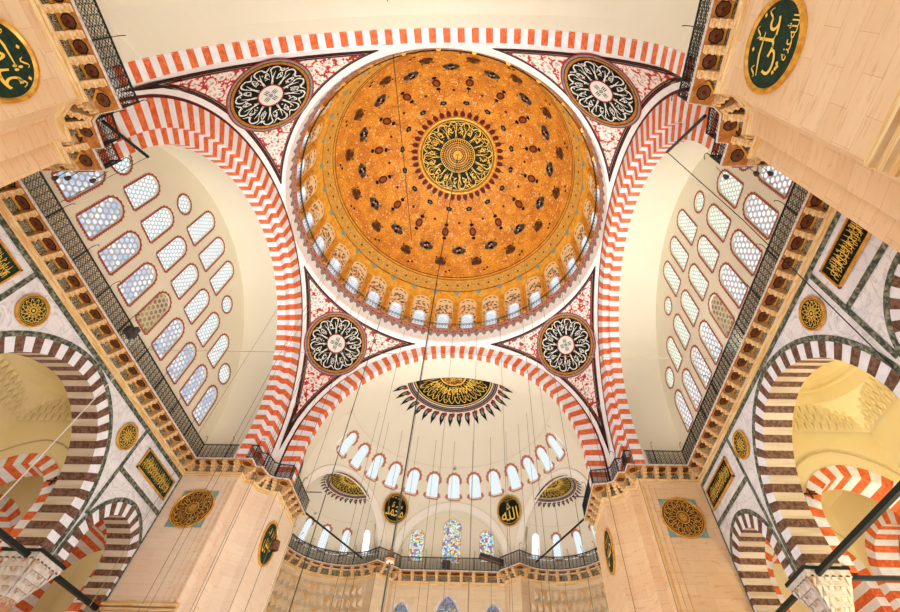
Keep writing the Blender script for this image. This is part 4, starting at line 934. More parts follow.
def gallery(name, label, grp, paths, fx, bw_, rail_cell=.34, hooks=True, mould='moulding_gilt', bm_='bracket_stone', ztop=20.34, zs=19.2, ov=.68):
    # paths: list of (points, bracket spacing, closed arc?) in order
    G = thing(name, label, 'gallery', (fx * paths[len(paths) // 2][0][0][0], paths[len(paths) // 2][0][0][1], 18.4), grp)
    full = []
    for P, _ in paths:
        for p in P:
            if not full or (abs(p[0] - full[-1][0]) + abs(p[1] - full[-1][1])) > 1e-4: full.append(p)
    m = MB(mould); sweep(m, full, [(0.0, 18.3), (.04, 18.3), (.05, 18.38), (.11, 18.40), (.10, 18.47), (.17, 18.5), (.18, 18.57), (.12, 18.6), (.0, 18.6)], 0, fx); m.build('cornice_moulding', G)
    m = MB('scroll_black'); sweep(m, full, [(.03, 18.6), (.03, zs)], 0, fx); m.build('painted_frieze', G)
    m = MB('slab_orange'); sweep(m, full, [(0, zs), (ov + .02, zs)], 0, fx); sweep(m, full, [(ov + .02, zs), (ov + .06, zs + .03), (ov + .06, zs + .1)], 'slab_edge', fx); sweep(m, full, [(ov + .06, zs + .1), (-.5, zs + .1)], 'slab_edge', fx); m.build('slab', G)
    z0 = zs + .1; ml = MB('iron'); pst = MB('iron'); rp = offs(full, ov)
    rp = [(fx * x, y) for x, y in rp]
    for a, b in zip(rp, rp[1:]):
        L = sqrt((a[0] - b[0]) ** 2 + (a[1] - b[1]) ** 2)
        if L < .05: continue
        lattice(ml, a, b, z0 + .05, ztop - .03, rail_cell)
    ml.build('railing_lattice', G)
    for z in (z0 + .03, ztop): 
        r = MB('iron'); r.tube([(x, y, z) for x, y in rp], .04 if z == ztop else .028, 5); r.build('rail', G)
    # posts, each with its curved lamp hook
    acc = 0; last = -9
    for a, b in zip(rp, rp[1:]):
        L = sqrt((a[0] - b[0]) ** 2 + (a[1] - b[1]) ** 2)
        n = max(1, round(L / 2.2)) if L > 1.0 else 1
        for k in range(n):
            t = k / n; x, y = a[0] + (b[0] - a[0]) * t, a[1] + (b[1] - a[1]) * t; acc += L / n
            if acc - last < .8: continue
            last = acc; p = MB('iron'); p.box((x, y, (z0 + ztop) / 2), (.06, .06, ztop - z0 + .1))
            dx, dy = (b[1] - a[1]) / L * fx, -(b[0] - a[0]) / L * fx
            if hooks: p.tube([(x, y, ztop), (x, y, ztop + .35), (x + dx * .06, y + dy * .06, ztop + .5), (x + dx * .2, y + dy * .2, ztop + .55), (x + dx * .3, y + dy * .3, ztop + .42)], .018, 5)
            p.build('post', G)
    # corbels and painted panels in between
    for (P, _), (Q, _) in zip(paths, paths[1:]):
        a, b, c = P[-2], P[-1], Q[1]; l1, l2 = sqrt((b[0] - a[0]) ** 2 + (b[1] - a[1]) ** 2), sqrt((c[0] - b[0]) ** 2 + (c[1] - b[1]) ** 2)
        n1, n2 = ((b[1] - a[1]) / l1, -(b[0] - a[0]) / l1), ((c[1] - b[1]) / l2, -(c[0] - b[0]) / l2); nx, ny = n1[0] + n2[0], n1[1] + n2[1]
        o = link('painted_panel', panel_mesh(.56), None); o.parent = G; o.location = Vector((fx * b[0], b[1], zs - .01)) - G.location; o.rotation_euler.z = atan2(ny, fx * nx)
    for P, sp in paths:
        Ls = [sqrt((P[i + 1][0] - P[i][0]) ** 2 + (P[i + 1][1] - P[i][1]) ** 2) for i in range(len(P) - 1)]; L = sum(Ls); n = max(1, round(L / sp))
        def at(q):
            for i, l in enumerate(Ls):
                if q <= l or i == len(Ls) - 1:
                    t = q / l; return (P[i][0] + (P[i + 1][0] - P[i][0]) * t, P[i][1] + (P[i + 1][1] - P[i][1]) * t), ((P[i + 1][1] - P[i][1]) / l, -(P[i + 1][0] - P[i][0]) / l)
                q -= l
        for k in range(n):
            p, nn = at(L * (k + .5) / n); o = link('bracket', bracket_mesh(bw_, bm_), None)
            ang = atan2(nn[1], nn[0]) if fx > 0 else atan2(nn[1], -nn[0])
            o.parent = G; o.location = Vector((fx * p[0], p[1], zs - .01)) - G.location; o.rotation_euler.z = ang
            pw = round(max(.2, L / n - bw_ - .04), 2)
            for kk in ([k] if k < n - 1 else []):
                p2, n2 = at(L * (kk + 1) / n); o = link('painted_panel', panel_mesh(pw), None); o.parent = G; o.location = Vector((fx * p2[0], p2[1], zs - .01)) - G.location; o.rotation_euler.z = atan2(n2[1], n2[0]) if fx > 0 else atan2(n2[1], -n2[0])
    return G
NEG = [(-x, y) for x, y in PLAN]   # left side, apse end, wall line from the half dome back to the side wall
A_, B_, C_, D_, E_, F_, G_ = (-11.65, 13.45), (-12.25, 13.35), (-12.95, 12.8), (-13.07, 12.0), (-13.6, 11.95), (-13.6, 11.1), (-17.6, 11.1)
mir = lambda p: (p[0], -p[1])
paths = [([(-11.65, -24.6), mir(A_)], .8), ([mir(A_), mir(B_), mir(C_)], .75), ([mir(C_), mir(D_), mir(E_), mir(F_)], .75), ([mir(F_), mir(G_)], .85), ([mir(G_), G_], 1.06), ([G_, F_], .8), ([F_, E_, D_, C_], .75), ([C_, B_, A_], .75), ([A_, (-11.65, 17.8)], .8)]
gallery('gallery', 'long bracketed gallery with iron railing running round the left wall and piers', 'bracketed galleries', paths, 1, .25)
gallery('gallery', 'long bracketed gallery with iron railing running round the right wall and piers', 'bracketed galleries', paths, -1, .25)
CE = (-9.31, 22.03); arcL = [(CE[0] + 5.3 * cos(rad(t)), CE[1] + 5.3 * sin(rad(t))) for t in lin(236, 66, 20)]
cen = [(-6.35, 26.25), (-5.2, 27.3), (-5.0, 27.9)]
fp = [(arcL, 1.02), ([arcL[-1]] + cen[:1], .8), (cen, .8), ([cen[-1], (5.0, 27.9)], 1.11), ([(-x, y) for x, y in cen[::-1]], .8), ([(6.35, 26.25), (-arcL[-1][0], arcL[-1][1])], .8), ([(-x, y) for x, y in arcL[::-1]], 1.02)]
gallery('gallery', 'bracketed gallery with iron railing curving along the apse end', 'bracketed galleries', fp, 1, .26, hooks=True)
# apse wall under its gallery
fw = MB('stone_apse'); lp = []
for P, _ in fp:
    for p in P:
        if not lp or (abs(p[0] - lp[-1][0]) + abs(p[1] - lp[-1][1])) > 1e-4: lp.append(p)
cpts = [i for i, p in enumerate(lp) if abs(p[0]) <= 5.01 and p[1] > 27.5]
for i, (a, b) in enumerate(zip(lp, lp[1:])):
    if abs(a[0]) < 5.01 and abs(b[0]) < 5.01 and a[1] > 27.8 and b[1] > 27.8: continue
    fw.face([(*a, 0), (*b, 0), (*b, 18.5), (*a, 18.5)], 0)
def pointed(cx, z0, w, h, n=8):
    P = [arc_pt(w / 2, 0, .5 * w, t) for t in lin(-1, 1, 2 * n)]; top = max(p[1] for p in P)
    return [(cx - w / 2, z0)] + [(cx + p[0], z0 + h - top + p[1]) for p in P] + [(cx + w / 2, z0)]
LW = [pointed(-4.1 + .05, 14.2, 1.5, 2.85), pointed(0, 14.2, 2.1, 3.35), pointed(3.95, 14.2, 1.5, 2.85)]
V, Fs = fill2d([(-5, 0), (-5, 18.5), (5, 18.5), (5, 0)], LW); i0 = len(fw.v)
fw.v += [(p[0], 27.9, p[1]) for p in V]; fw.f += [tuple(i0 + k for k in f) for f in Fs]; fw.m += [0] * len(Fs)
tag(fw.build('wall_front'), 'honey coloured stone apse wall beneath the curved gallery', 'wall', kind='structure')
for i, P in enumerate(LW):
    fn = lambda a, b, d: (a, 27.9 + d, b); WN[0] += 1; o = MB('white_stone'); k = len(P); scallop(o, P, lambda a, b: fn(a, b, -.03), 0, .22, 'capital_marble', False, .5, .0)
    for q in range(k): a, b = P[q], P[(q + 1) % k]; o.face([fn(*a, -.03), fn(*b, -.03), fn(*b, .25), fn(*a, .25)], 'capital_marble')
    o = tag(o.build('window_%d' % WN[0]), ['pointed stained window low in the apse wall, left of the middle one', 'wider pointed stained window low in the apse wall, middle', 'pointed stained window low in the apse wall, right of the middle one'][i], 'window', 'pointed apse windows', 'structure')
    pn = MB('stained_dark'); c = ((P[0][0] + P[-1][0]) / 2, 15.5)
    for q in range(k): a, b = P[q], P[(q + 1) % k]; pn.face([fn(*a, .2), fn(*b, .2), fn(*c, .2)], 0, [a, b, c])
    pn.build('glass_pane', o)
# stalactite tiers in the two corner niches under the gallery
for s, nm in ((-1, 'left'), (1, 'right')):
    mq = MB('stone_apse'); cx = -s * CE[0]; cy = CE[1]
    for r, z in enumerate((17.3, 16.4, 15.5, 14.6, 13.7)):
        R = 5.25 - .16 * r if False else 5.22; n = 26; 
        for k in range(n):
            a = rad(-60) + rad(186) * (k + (r % 2) * .5) / n; th = rad(236) - rad(170) * (k + (r % 2) * .5) / n
            p = lambda t, rr, zz: (s * -1 * (CE[0] + rr * cos(t)), CE[1] + rr * sin(t), zz)
            dt = rad(170) / n * .5; q = .28
            top = [p(th - dt, R, z + .45), p(th, R, z + .62), p(th + dt, R, z + .45)]; tip = p(th, R - q, z - .1)
            mq.face([p(th - dt, R, z - .25), tip, p(th - dt, R - .05, z + .45)], 0); mq.face([p(th + dt, R, z - .25), tip, p(th + dt, R - .05, z + .45)], 0)
            mq.face([tip, p(th - dt, R - .05, z + .45), p(th, R - .04, z + .62), p(th + dt, R - .05, z + .45)], 'bracket_stone' if (k + r) % 3 == 0 else 0)
    tag(mq.build('muqarnas'), 'rows of carved stone stalactites lining the %s apse corner niche' % nm, 'stonework', 'stalactite niches')

# ------------------------------------------------------------------ roundels and panels
def plaque(name, label, group, fn, w, h, rect=False, rim='gold', ground='black_paint', text=None, script=None, rimw=.09, back=None, cat='plaque', tm='gold_letter', tkw={}):
    # fn(a, b, off) -> point on the wall; built as a thick rimmed board
    g = thing(name, label, cat, fn(0, -h / 2, 0), group); mb = MB(ground)
    f = lambda off: (lambda a, b: fn(a, b, off))
    if rect:
        mb.face([fn(-w / 2, -h / 2, .05), fn(w / 2, -h / 2, .05), fn(w / 2, h / 2, .05), fn(-w / 2, h / 2, .05)]); mb.build('board', g)
        r = MB(rim); q = rimw
        for (x0, x1, y0, y1) in ((-w / 2, w / 2, -h / 2, -h / 2 + q), (-w / 2, w / 2, h / 2 - q, h / 2), (-w / 2, -w / 2 + q, -h / 2, h / 2), (w / 2 - q, w / 2, -h / 2, h / 2)):
            c = [(x0, y0), (x1, y0), (x1, y1), (x0, y1)]; r.face([fn(*p, .1) for p in c])
            for i in range(4): a, b = c[i], c[(i + 1) % 4]; r.face([fn(*a, .1), fn(*b, .1), fn(*b, 0), fn(*a, 0)])
        r.build('rim', g)
    else:
        e = lambda off: (lambda a, b: fn(a * w / 2, b * h / 2, off)); disc(mb, e(.05), 0, 1, 0, 48, rings=2); mb.build('board', g)
        r = MB(rim); k = 1 - 2 * rimw / min(w, h)
        for o0, o1, r0, r1 in ((.05, .12, k, k + (1 - k) * .4), (.12, .10, k + (1 - k) * .4, 1), (.10, 0, 1, 1.0)): r.grid(lambda a, t: fn((r0 + (r1 - r0) * t) * sin(a) * w / 2, (r0 + (r1 - r0) * t) * cos(a) * h / 2, o0 + (o1 - o0) * t), lin(0, 2 * pi, 56), [0, 1])
        r.build('rim', g, smooth=True)
    if back:
        bk_ = MB('teal_stone'); bw2, bh2 = back; bk_.box(fn(0, 0, .0), (1, 1, 1), 0) if False else bk_.face([fn(-bw2 / 2, -bh2 / 2, .015), fn(bw2 / 2, -bh2 / 2, .015), fn(bw2 / 2, bh2 / 2, .015), fn(-bw2 / 2, bh2 / 2, .015)]); bk_.build('backing_stone', g)
    lt = MB(tm)
    if text: text(lt, f(.075))
    if script: script(lt, f(.075))
    lt.build('calligraphy', g); return g
def star_script(r, m=0, n=12):
    def fn(mb, f):
        disc(mb, f, r * .93, r * .96, m, 40)
        for k in range(n):
            a = 2 * pi * k / n; P = lambda q, x: (x * sin(q), x * cos(q))
            stroke(mb, f, [P(a, r * .2), P(a + .35, r * .5), P(a, r * .85)], r * .05, m, False); stroke(mb, f, [P(a, r * .2), P(a - .35, r * .5), P(a, r * .85)], r * .05, m, False)
            c = P(a + pi / n, r * .72); stroke(mb, f, [(c[0] + r * .13 * sin(t), c[1] + r * .13 * cos(t)) for t in lin(0, 5.2, 8)], r * .05, m)
            stroke(mb, f, [P(a + t * .3, r * (.42 + .2 * t)) for t in lin(-1, 1, 4)], r * .045, m)
        disc(mb, f, 0, r * .1, m, 12); disc(mb, f, r * .18, r * .22, m, 24)
    return fn
for s, nm in ((-1, 'left'), (1, 'right')):
    wf = lambda cy, cz: (lambda a, b, off: (s * (17.57 - off), cy + (a * -s), cz + b))
    gp = 'green_paint' if s < 0 else 'black_paint'
    for cy, d in ((-4.58, 'entrance side of the big %s aisle arch'), (4.78, 'apse side of the big %s aisle arch')):
        plaque('calligraphy_roundel', 'round gold rimmed plaque on marble, ' + d % nm, 'marble wall roundels', wf(cy, 16.93), 1.52, 1.52, ground=gp, script=star_script(.66), rimw=.1)
    def basm(w, h, seed):
        def t(mb, f):
            put_glyph(mb, BASM, f, -w * .235, 0, w * .46, h * .8); put_glyph(mb, BASM, f, w * .235, 0, w * .46, h * .8)
            rg = random.Random(seed)
            for k in range(14):
                x = -w * .45 + w * .9 * (k + .5) / 14; stroke(mb, f, [(x, -h * .35), (x + .03, 0), (x - .02, h * .38)], .045)
                stroke(mb, f, [(x + .12 * cos(q), rg.uniform(-.2, .2) * h * .2 + .1 * sin(q)) for q in lin(0, 4.5, 6)], .04)
        return t
    for cy, w, d in ((8.72, 3.75, 'oblong gold on black calligraphy panel beside the apse side pier, %s wall'), (-8.15, 3.6, 'oblong gold on black calligraphy panel near the entrance pier, %s wall')):
        plaque('calligraphy_plaque', d % nm, 'marble wall calligraphy panels', wf(cy, 16.95), w, 1.28, True, ground=gp if s < 0 else 'black_paint', text=basm(w - .2, 1.1, 3), rimw=.085)
    # apse pier faces
    pf = lambda a, b, off: (s * 15.62 + a, 11.08 - off, 16.08 + b)
    def dense(r):
        def t(mb, f):
            radial_script(mb, f, r * .35, r * .92, 16, 0, .034, seed=9)
            disc(mb, f, r * .93, r * .96, 0, 48); disc(mb, f, r * .30, r * .34, 0, 32)
            for k in range(20): a = 2 * pi * k / 20; stroke(mb, f, [(.04 * r * sin(a), .04 * r * cos(a)), (.16 * r * sin(a + .3), .16 * r * cos(a + .3)), (.28 * r * sin(a), .28 * r * cos(a))], .035)
        return t
    plaque('calligraphy_roundel', 'dark gold lettered roundel on a green square of the %s apse pier' % nm, 'apse pier roundels', pf, 2.62, 2.5, rim='gold', ground='brown_paint', script=dense(1.18), rimw=.1, back=(2.36, 2.36), tm='gold_paint')
    of = lambda a, b, off: (s * (11.64 - off), 14.75 + (-s) * a * -1 * (1 if s < 0 else 1) * (1), 15.75 + b)
    of = (lambda a, b, off: (-(11.64 - off), 14.9 - a * -1, 15.75 + b)) if s < 0 else (lambda a, b, off: (11.64 - off, 14.9 - a, 15.75 + b))
    wd = '\uFEE6\uFEB4\uFEA3' if s > 0 else '\uFEE6\uFEF4\uFEB4\uFEA3'
    plaque('calligraphy_roundel', 'green gold lettered roundel on the inner face of the %s apse pier' % nm, 'pier inner face roundels', of, 2.5, 2.75, ground='green_paint', text=lambda mb, f: (put_glyph(mb, wd, f, 0, -.1, 1.5, 1.3), [stroke(mb, f, [(x, .35), (x + .1, .6), (x + .05, .85)], .09) for x in (-.4, 0, .4)]), rimw=.14)
    # entrance pier: big oval close to the viewer
    ef = (lambda a, b, off: (-(11.64 - off), -15.1 + a, 16.1 + b)) if s < 0 else (lambda a, b, off: (11.64 - off, -15.1 - a, 16.1 + b))
    def big(mb, f):
        wd = '\uFEF2\uFEE0\uFECB' if s > 0 else '\uFEE6\uFEE4\uFE9C\uFECB'
        put_glyph(mb, wd, f, .0, .05, 1.75 if s < 0 else 1.5, 1.35)
        put_glyph(mb, ALLAH, f, .55, -.72, .55, .5); put_glyph(mb, '\uFEEA\uFEE8\uFECB', f, .0, -.78, .55, .3)
        for x, y, r in ((-.75, .55, .3), (.25, .85, -.2), (.75, .45, .5)): stroke(mb, f, [(x + .16 * t, y + .12 * sin(t * 3 + r)) for t in lin(-1, 1, 6)], .06)
        for x, y in ((-.45, -.62), (-.62, -.5), (.7, .75), (-.2, .9)): mb.face([f(x - .07, y), f(x, y + .07), f(x + .07, y), f(x, y - .07)])
        stroke(mb, f, [(-.85, .3), (-.3, .48), (.3, .5)], .1)
    plaque('calligraphy_roundel', 'big green roundel with bold gold script on the near %s pier' % nm, 'near pier roundels', ef, 2.55, 2.7, ground='green_paint', text=big, rimw=.15)
    # black roundels on the half dome
    c0 = Vector((s * 5.62, 25.95, 24.15)); nn = (c0 - Vector((0, 16.1, 20.45))).normalized(); tb = Vector((0, 0, 1)); tb = (tb - nn * tb.dot(nn)).normalized(); ta = Vector((cos(atan2(nn.x, nn.y)), -sin(atan2(nn.x, nn.y)), 0))
    hf = lambda a, b, off: c0 - nn * (.1 + off) + ta * a + tb * b
    def hw_(mb, f):
        put_glyph(mb, ALLAH if s > 0 else MUHD, f, 0, -.1, 1.75, 1.5 if s > 0 else 1.25)
        for k in range(5): stroke(mb, f, [(-.6 + k * .3, .8), (-.55 + k * .3, .95), (-.45 + k * .3, .85)], .05)
        disc(mb, f, 1.12, 1.15, 0, 40)
    plaque('calligraphy_roundel', 'black roundel with gold word, hanging on the half dome %s of the apse recess' % nm, 'half dome roundels', hf, 2.6, 2.75, ground='black_paint', text=hw_, rimw=.12)
# ------------------------------------------------------------------ aisle arches, columns, aisle vaults
for s, nm in ((-1, 'left'), (1, 'right')):
    for cy, wi, wo_, zs_, e, n, d in ((0, 4.72, 5.42, 12.05, .3, 19, 'wide brown and white striped arch opening into the %s aisle'), (8.7, 2.06, 2.72, 12.0, .12, 10, 'small brown and white striped arch beside the apse pier, %s side'), (-8.7, 2.06, 2.72, 12.0, .12, 10, 'small brown and white striped arch beside the entrance pier, %s side')):
        fr = lambda a, q, z, cy=cy: (s * (17.585 + q), cy + a, z); m = MB(['brown_stone', 'tan_stone'])
        m2 = MB(['brown_stone', 'white_stone'])
        arch(m2, fr, wi, wo_, zs_, e, 0, 1.4, n, 0, 1, 10.8, soffit=False); arch(m, fr, wi, wo_, zs_, e, 0.0, 1.45, n, 0, 1, 10.8, face=False)
        g = thing('striped_arch', d % nm, 'arch', (s * 18.3, cy, 10.8), 'brown and white aisle arches'); m2.build('face_voussoirs', g); m.build('soffit_voussoirs', g)
    for cy, d in ((5.75, 'muqarnas capital and stone column standing before the %s aisle, apse side'), (-5.75, 'stone column with a muqarnas capital before the %s aisle, entrance side')):
        cx = s * 18.35; g = thing('column', d % nm, 'column', (cx, cy, 0), 'aisle columns')
        m = MB('iron'); m.box((cx, cy, 10.76), (2.0, 2.0, .14)); m.build('abacus_band', g)
        m = MB('capital_marble'); m.box((cx, cy, 10.55), (1.88, 1.88, .28)); 
        for k in range(4):    # stalactite tiers narrowing to the shaft
            w = 1.78 - .26 * k; z = 10.2 - .34 * k; n = 6 - k // 2
            m.prism([(cx + x * w / 2, cy + y * w / 2) for x, y in ((-1, -.6), (-.6, -1), (.6, -1), (1, -.6), (1, .6), (.6, 1), (-.6, 1), (-1, .6))], z - .10, z + .24)
            for q in range(n):
                t = -w / 2 + w * (q + .5) / n
                for ax in range(4):
                    ux, uy = ((1, 0), (-1, 0), (0, 1), (0, -1))[ax]; px, py = cx + ux * (w / 2 - .02) + abs(uy) * t, cy + uy * (w / 2 - .02) + abs(ux) * t
                    a = Vector((px + ux * .07, py + uy * .07, z + .2)); tx = Vector((abs(uy), abs(ux), 0)) * (w / n * .42); tip = Vector((px - ux * .12, py - uy * .12, z - .22))
                    m.face([a - tx, a + tx, tip], 'capital_gilt' if (q + k) % 4 == 0 else 'capital_marble'); m.face([a - tx, a + Vector((0, 0, .1)), a + tx], 0)
        m.build('capital', g)
        m = MB('capital_gilt'); m.lathe([(.55, 8.78), (.62, 8.84), (.62, 8.92), (.56, 8.98), (.6, 9.05), (.5, 9.1)], (cx, cy, 0)); m.build('neck_ring', g, smooth=True)
        m = MB('shaft_stone'); m.lathe([(.75, 0), (.75, .3), (.6, .5), (.58, .6), (.54, 8.8)], (cx, cy, 0), 28); m.build('shaft', g, smooth=True, merge=True)
    # tie beams
    for cy0, cy1, d in ((-4.85, 4.85, 'dark iron tie beam across the wide %s aisle arch'), (6.6, 11.1, 'dark iron tie beam across the small arch beside the %s apse pier')):
        m = MB('iron'); m.box((s * 17.9, (cy0 + cy1) / 2, 10.55), (.2, cy1 - cy0, .2)); tag(m.build('tie_beam'), d % nm, 'tie beam', 'tie beams along the walls')
    m = MB('iron_blue'); m.box((s * 22.2, 5.1, 10.5), (5.9, .16, .16)); tag(m.build('tie_beam'), 'blue black tie beam running from the column capital into the %s aisle' % nm, 'tie beam', 'tie beams into the aisles')
    # transverse red and white arches
    for y0, d in ((4.85, 'red and white striped arch spanning the %s aisle at the column'), (11.4, 'farther red and white striped arch across the %s aisle near the pier')):
        fr = lambda a, q, z, y0=y0: (s * 22.2 + a, y0 + q, z); m = MB(['red_stone', 'white_stone']); arch(m, fr, 2.5, 3.15, 12.55, .12, 0, 1.2 if y0 < 10 else 3.4, 9, 0, 1, 10.6 if y0 < 10 else 6, back=True)
        tag(m.build('aisle_arch'), d % nm, 'arch', 'red and white aisle arches')
        w = MB('plaster_aisle'); k = [arc_pt(3.12, 12.55, .12, t) for t in lin(-1, 1, 30)]
        for (a, za), (b, zb) in zip(k, k[1:]): w.face([(s * 22.2 + a, y0 + .03, za), (s * 22.2 + b, y0 + .03, zb), (s * 22.2 + b, y0 + .03, 18.3), (s * 22.2 + a, y0 + .03, 18.3)]); w.face([(s * 22.2 + a, y0 + 1.17, za), (s * 22.2 + b, y0 + 1.17, zb), (s * 22.2 + b, y0 + 1.17, 18.3), (s * 22.2 + a, y0 + 1.17, 18.3)])
        for a, b in ((-3.12, -3.4), (3.12, 5)): w.face([(s * 22.2 + s * a * 1, y0 + .03, 10.6), (s * 22.2 + s * b, y0 + .03, 10.6), (s * 22.2 + s * b, y0 + .03, 18.3), (s * 22.2 + s * a, y0 + .03, 18.3)])
        for t, r in ((.012, 3.75), (.02, 3.8)): w.tube([(s * 22.2 + arc_pt(r, 12.55, .35, q)[0], y0, arc_pt(r, 12.55, .35, q)[1]) for q in lin(-1, 1, 36)], t * 1.6, 4, 'plaster_line')
        tag(w.build('wall_aisle_%s_%d' % (nm, 1 if y0 < 10 else 2)), 'plaster wall above the %s striped arch of the %s aisle' % ('nearer' if y0 < 10 else 'farther', nm), 'wall', kind='structure')
    # outer side wall arches in red and white
    fr = lambda a, q, z: (s * (25.2 + q), 8.6 + a, z); m = MB(['red_stone', 'white_stone']); arch(m, fr, 2.15, 2.8, 12.2, .12, 0, 1.3, 9, 0, 1, 6, back=False)
    tag(m.build('aisle_arch'), 'red and white striped arch in the outer wall of the %s aisle' % nm, 'arch', 'red and white aisle arches')
    w = MB('plaster_aisle'); ys = lin(-12, 14, 104)
    for a, b in zip(ys, ys[1:]):
        def zl(y): q = abs(y - 8.6); return 12.2 + sqrt(max(0, 2.9 ** 2 - (q + .12) ** 2)) if q < 2.75 else 0
        w.face([(s * 25.22, a, zl(a)), (s * 25.22, b, zl(b)), (s * 25.22, b, 24), (s * 25.22, a, 24)])
    w.face([(s * 29, 4, 0), (s * 29, 14, 0), (s * 29, 14, 18), (s * 29, 4, 18)]); w.face([(s * 25.2, 14, 0), (s * 30, 14, 0), (s * 30, 14, 20), (s * 25.2, 14, 20)]); w.face([(s * 25.2, 4, 18), (s * 30, 4, 18), (s * 30, 14, 18), (s * 25.2, 14, 18)])
    w.face([(s * 18, 16.5, 0), (s * 26, 16.5, 0), (s * 26, 16.5, 20), (s * 18, 16.5, 20)])
    for q0, q1 in ((-14, -12), (14, 28)): w.face([(s * 25.22, q0, 0), (s * 25.22, q1, 0), (s * 25.22, q1, 24), (s * 25.22, q0, 24)])
    w.face([(s * 17.5, 18.2, 0), (s * 11.6, 18.2, 0), (s * 11.6, 18.2, 18.4), (s * 17.5, 18.2, 18.4)])
    tag(w.build('wall_outer_' + nm), 'warm plaster outer wall of the %s aisle' % nm, 'wall', kind='structure')
    # stalactite frieze and shallow dome of the middle aisle bay, plain vault of the small bay
    c = MB('plaster_aisle'); cxx = s * 22.15
    def rim_pt(t, r): return (cxx + r * sin(t), r * 1.55 * cos(t) if False else 0 + r * 1.0 * cos(t))
    sq = lambda t, k: (cxx + 3.05 * max(-1, min(1, k * sin(t))), 4.85 * max(-1, min(1, k * cos(t))))
    def dz(t, j):
        # from the bay's rectangle up to the oval dome rim, then the dome
        if j == 0: p = sq(t, 1.42); return (p[0], p[1], 17.9)
        if j == 1: p = sq(t, 1.25); return (p[0] * .97 + cxx * .03, p[1] * .96, 18.6)
        if j == 2: return (cxx + 2.9 * sin(t), 4.3 * cos(t), 19.3)
        if j == 3: return (cxx + 2.82 * sin(t), 4.2 * cos(t), 19.32)
        q = (j - 3) / 7 * pi / 2; return (cxx + 2.8 * cos(q) * sin(t), 4.15 * cos(q) * cos(t), 19.4 + 2.6 * sin(q))
    c.grid(dz, lin(0, 2 * pi, 64), list(range(11)))
    c.tube([(cxx + 2.86 * sin(t), 4.25 * cos(t), 19.28) for t in lin(0, 2 * pi, 64)], .05, 5, 0); c.tube([(cxx + 2.6 * sin(t), 3.9 * cos(t), 19.95) for t in lin(0, 2 * pi, 64)], .03, 4, 0)
    c.grid(lambda u, t: (cxx + 3.1 * cos(t), u, 16.6 + 2.0 * sin(t)), [6.0, 11.5], lin(0, pi, 16)); c.grid(lambda u, t: (cxx + 3.1 * cos(t), u, 16.6 + 2.0 * sin(t)), [-11.5, -5.0], lin(0, pi, 16))
    tag(c.build('ceiling_aisle_' + nm, smooth=False, merge=True), 'yellow lit shallow vault over the %s aisle' % nm, 'vault', kind='structure')
    f = MB('plaster_aisle')
    for r, (z, o_) in enumerate(((18.0, .12), (18.4, .35), (18.8, .6))):
        for side in range(4):
            L = 6.1 if side < 2 else 9.6; n = int(L / .42)
            for k in range(n):
                t = -L / 2 + L * (k + .5 + (r % 2) * .5) / n
                if abs(t) > L / 2 - o_ * .8: continue
                ux, uy = ((0, 1), (0, -1), (1, 0), (-1, 0))[side]; e_ = 4.85 if side < 2 else 3.05
                bx, by = cxx + ux * (e_ - o_ * .8) + abs(uy) * t, uy * (e_ - o_ * .8) + abs(ux) * t; tx = Vector((abs(uy), abs(ux), 0)) * .17; i_ = Vector((-ux, -uy, 0)); B = Vector((bx, by, z))
                f.face([B - tx + i_ * .02, B - tx + i_ * .16 + Vector((0, 0, .42)), B + i_ * .05 + Vector((0, 0, -.15))]); f.face([B + tx + i_ * .02, B + tx + i_ * .16 + Vector((0, 0, .42)), B + i_ * .10 + Vector((0, 0, -.15))])
                f.face([B - tx + i_ * .16 + Vector((0, 0, .42)), B + i_ * .2 + Vector((0, 0, .52)), B + tx + i_ * .16 + Vector((0, 0, .42)), B + i_ * .14 + Vector((0, 0, -.1))], 'plaster_aisle')
    tag(f.build('muqarnas'), 'pale stalactite tiers under the small dome of the %s aisle' % nm, 'stonework', 'stalactite tiers in the aisles')

# ------------------------------------------------------------------ lines, poles and lamps
def wire(pts, r, mat, label, group='hanging chains', name='hanging_chain', cat='chain'):
    m = MB(mat); m.tube(pts, r, 5); return tag(m.build(name), label, cat, group)
wire([(0, 0, 51.0), (.0, 0, 12.0), (0, 0, 6.5)], .032, 'wire_dark', 'thick dark cable dropping from the middle of the main dome')
m = MB('wood_dark'); m.lathe([(.02, .30), (.10, .1), (.2, -.12), (.16, -.2), (.02, -.22)], (0, 0, 8.8), 6); tag(m.build('pulley'), 'tan pulley block on the thick cable below the dome', 'pulley')
wire([(-6.9, 10.2, 35.3), (-6.9, 10.2, 4)], .03, 'wire_dark', 'thick dark cable dropping from the left front of the dome cornice')
for k in range(13):
    a = rad(-66 + 11 * k); x, y = 12.5 * sin(a), 12.5 * cos(a)
    if k == 3: continue
    wire([(x, y, 35.4), (x, y, 4)], .016, 'wire', 'thin chain hanging from the dome cornice, %s along its apse half' % ORD[k], 'thin chains from the dome cornice')
for k in range(11):
    a = rad(-75 + 15 * k); r = 7.5; x, y = r * sin(a), 16.6 + r * cos(a) * .9; z = 20.45 + sqrt(max(0, 144 - x * x - (y - 16.1) ** 2))
    wire([(x, y, z - .02), (x, y, 4)], .016, 'wire', 'thin chain hanging from the apse half dome, %s from the left' % ORD[k], 'thin chains from the half dome')
for k, (x, y) in enumerate(((-8, 3), (-8.5, 7), (-6, 5), (7, 6), (-10.5, 1.0), (-11, 5))):
    z = 38.5 + sqrt(max(1, 12.9 ** 2 - x * x - y * y)) - .1 if x * x + y * y < 150 else 34
    wire([(x, y, z), (x, y, 4)], .011, 'wire', 'pale thin chain hanging inside the main dome, %s of six' % ORD[k], 'pale chains from the main dome')
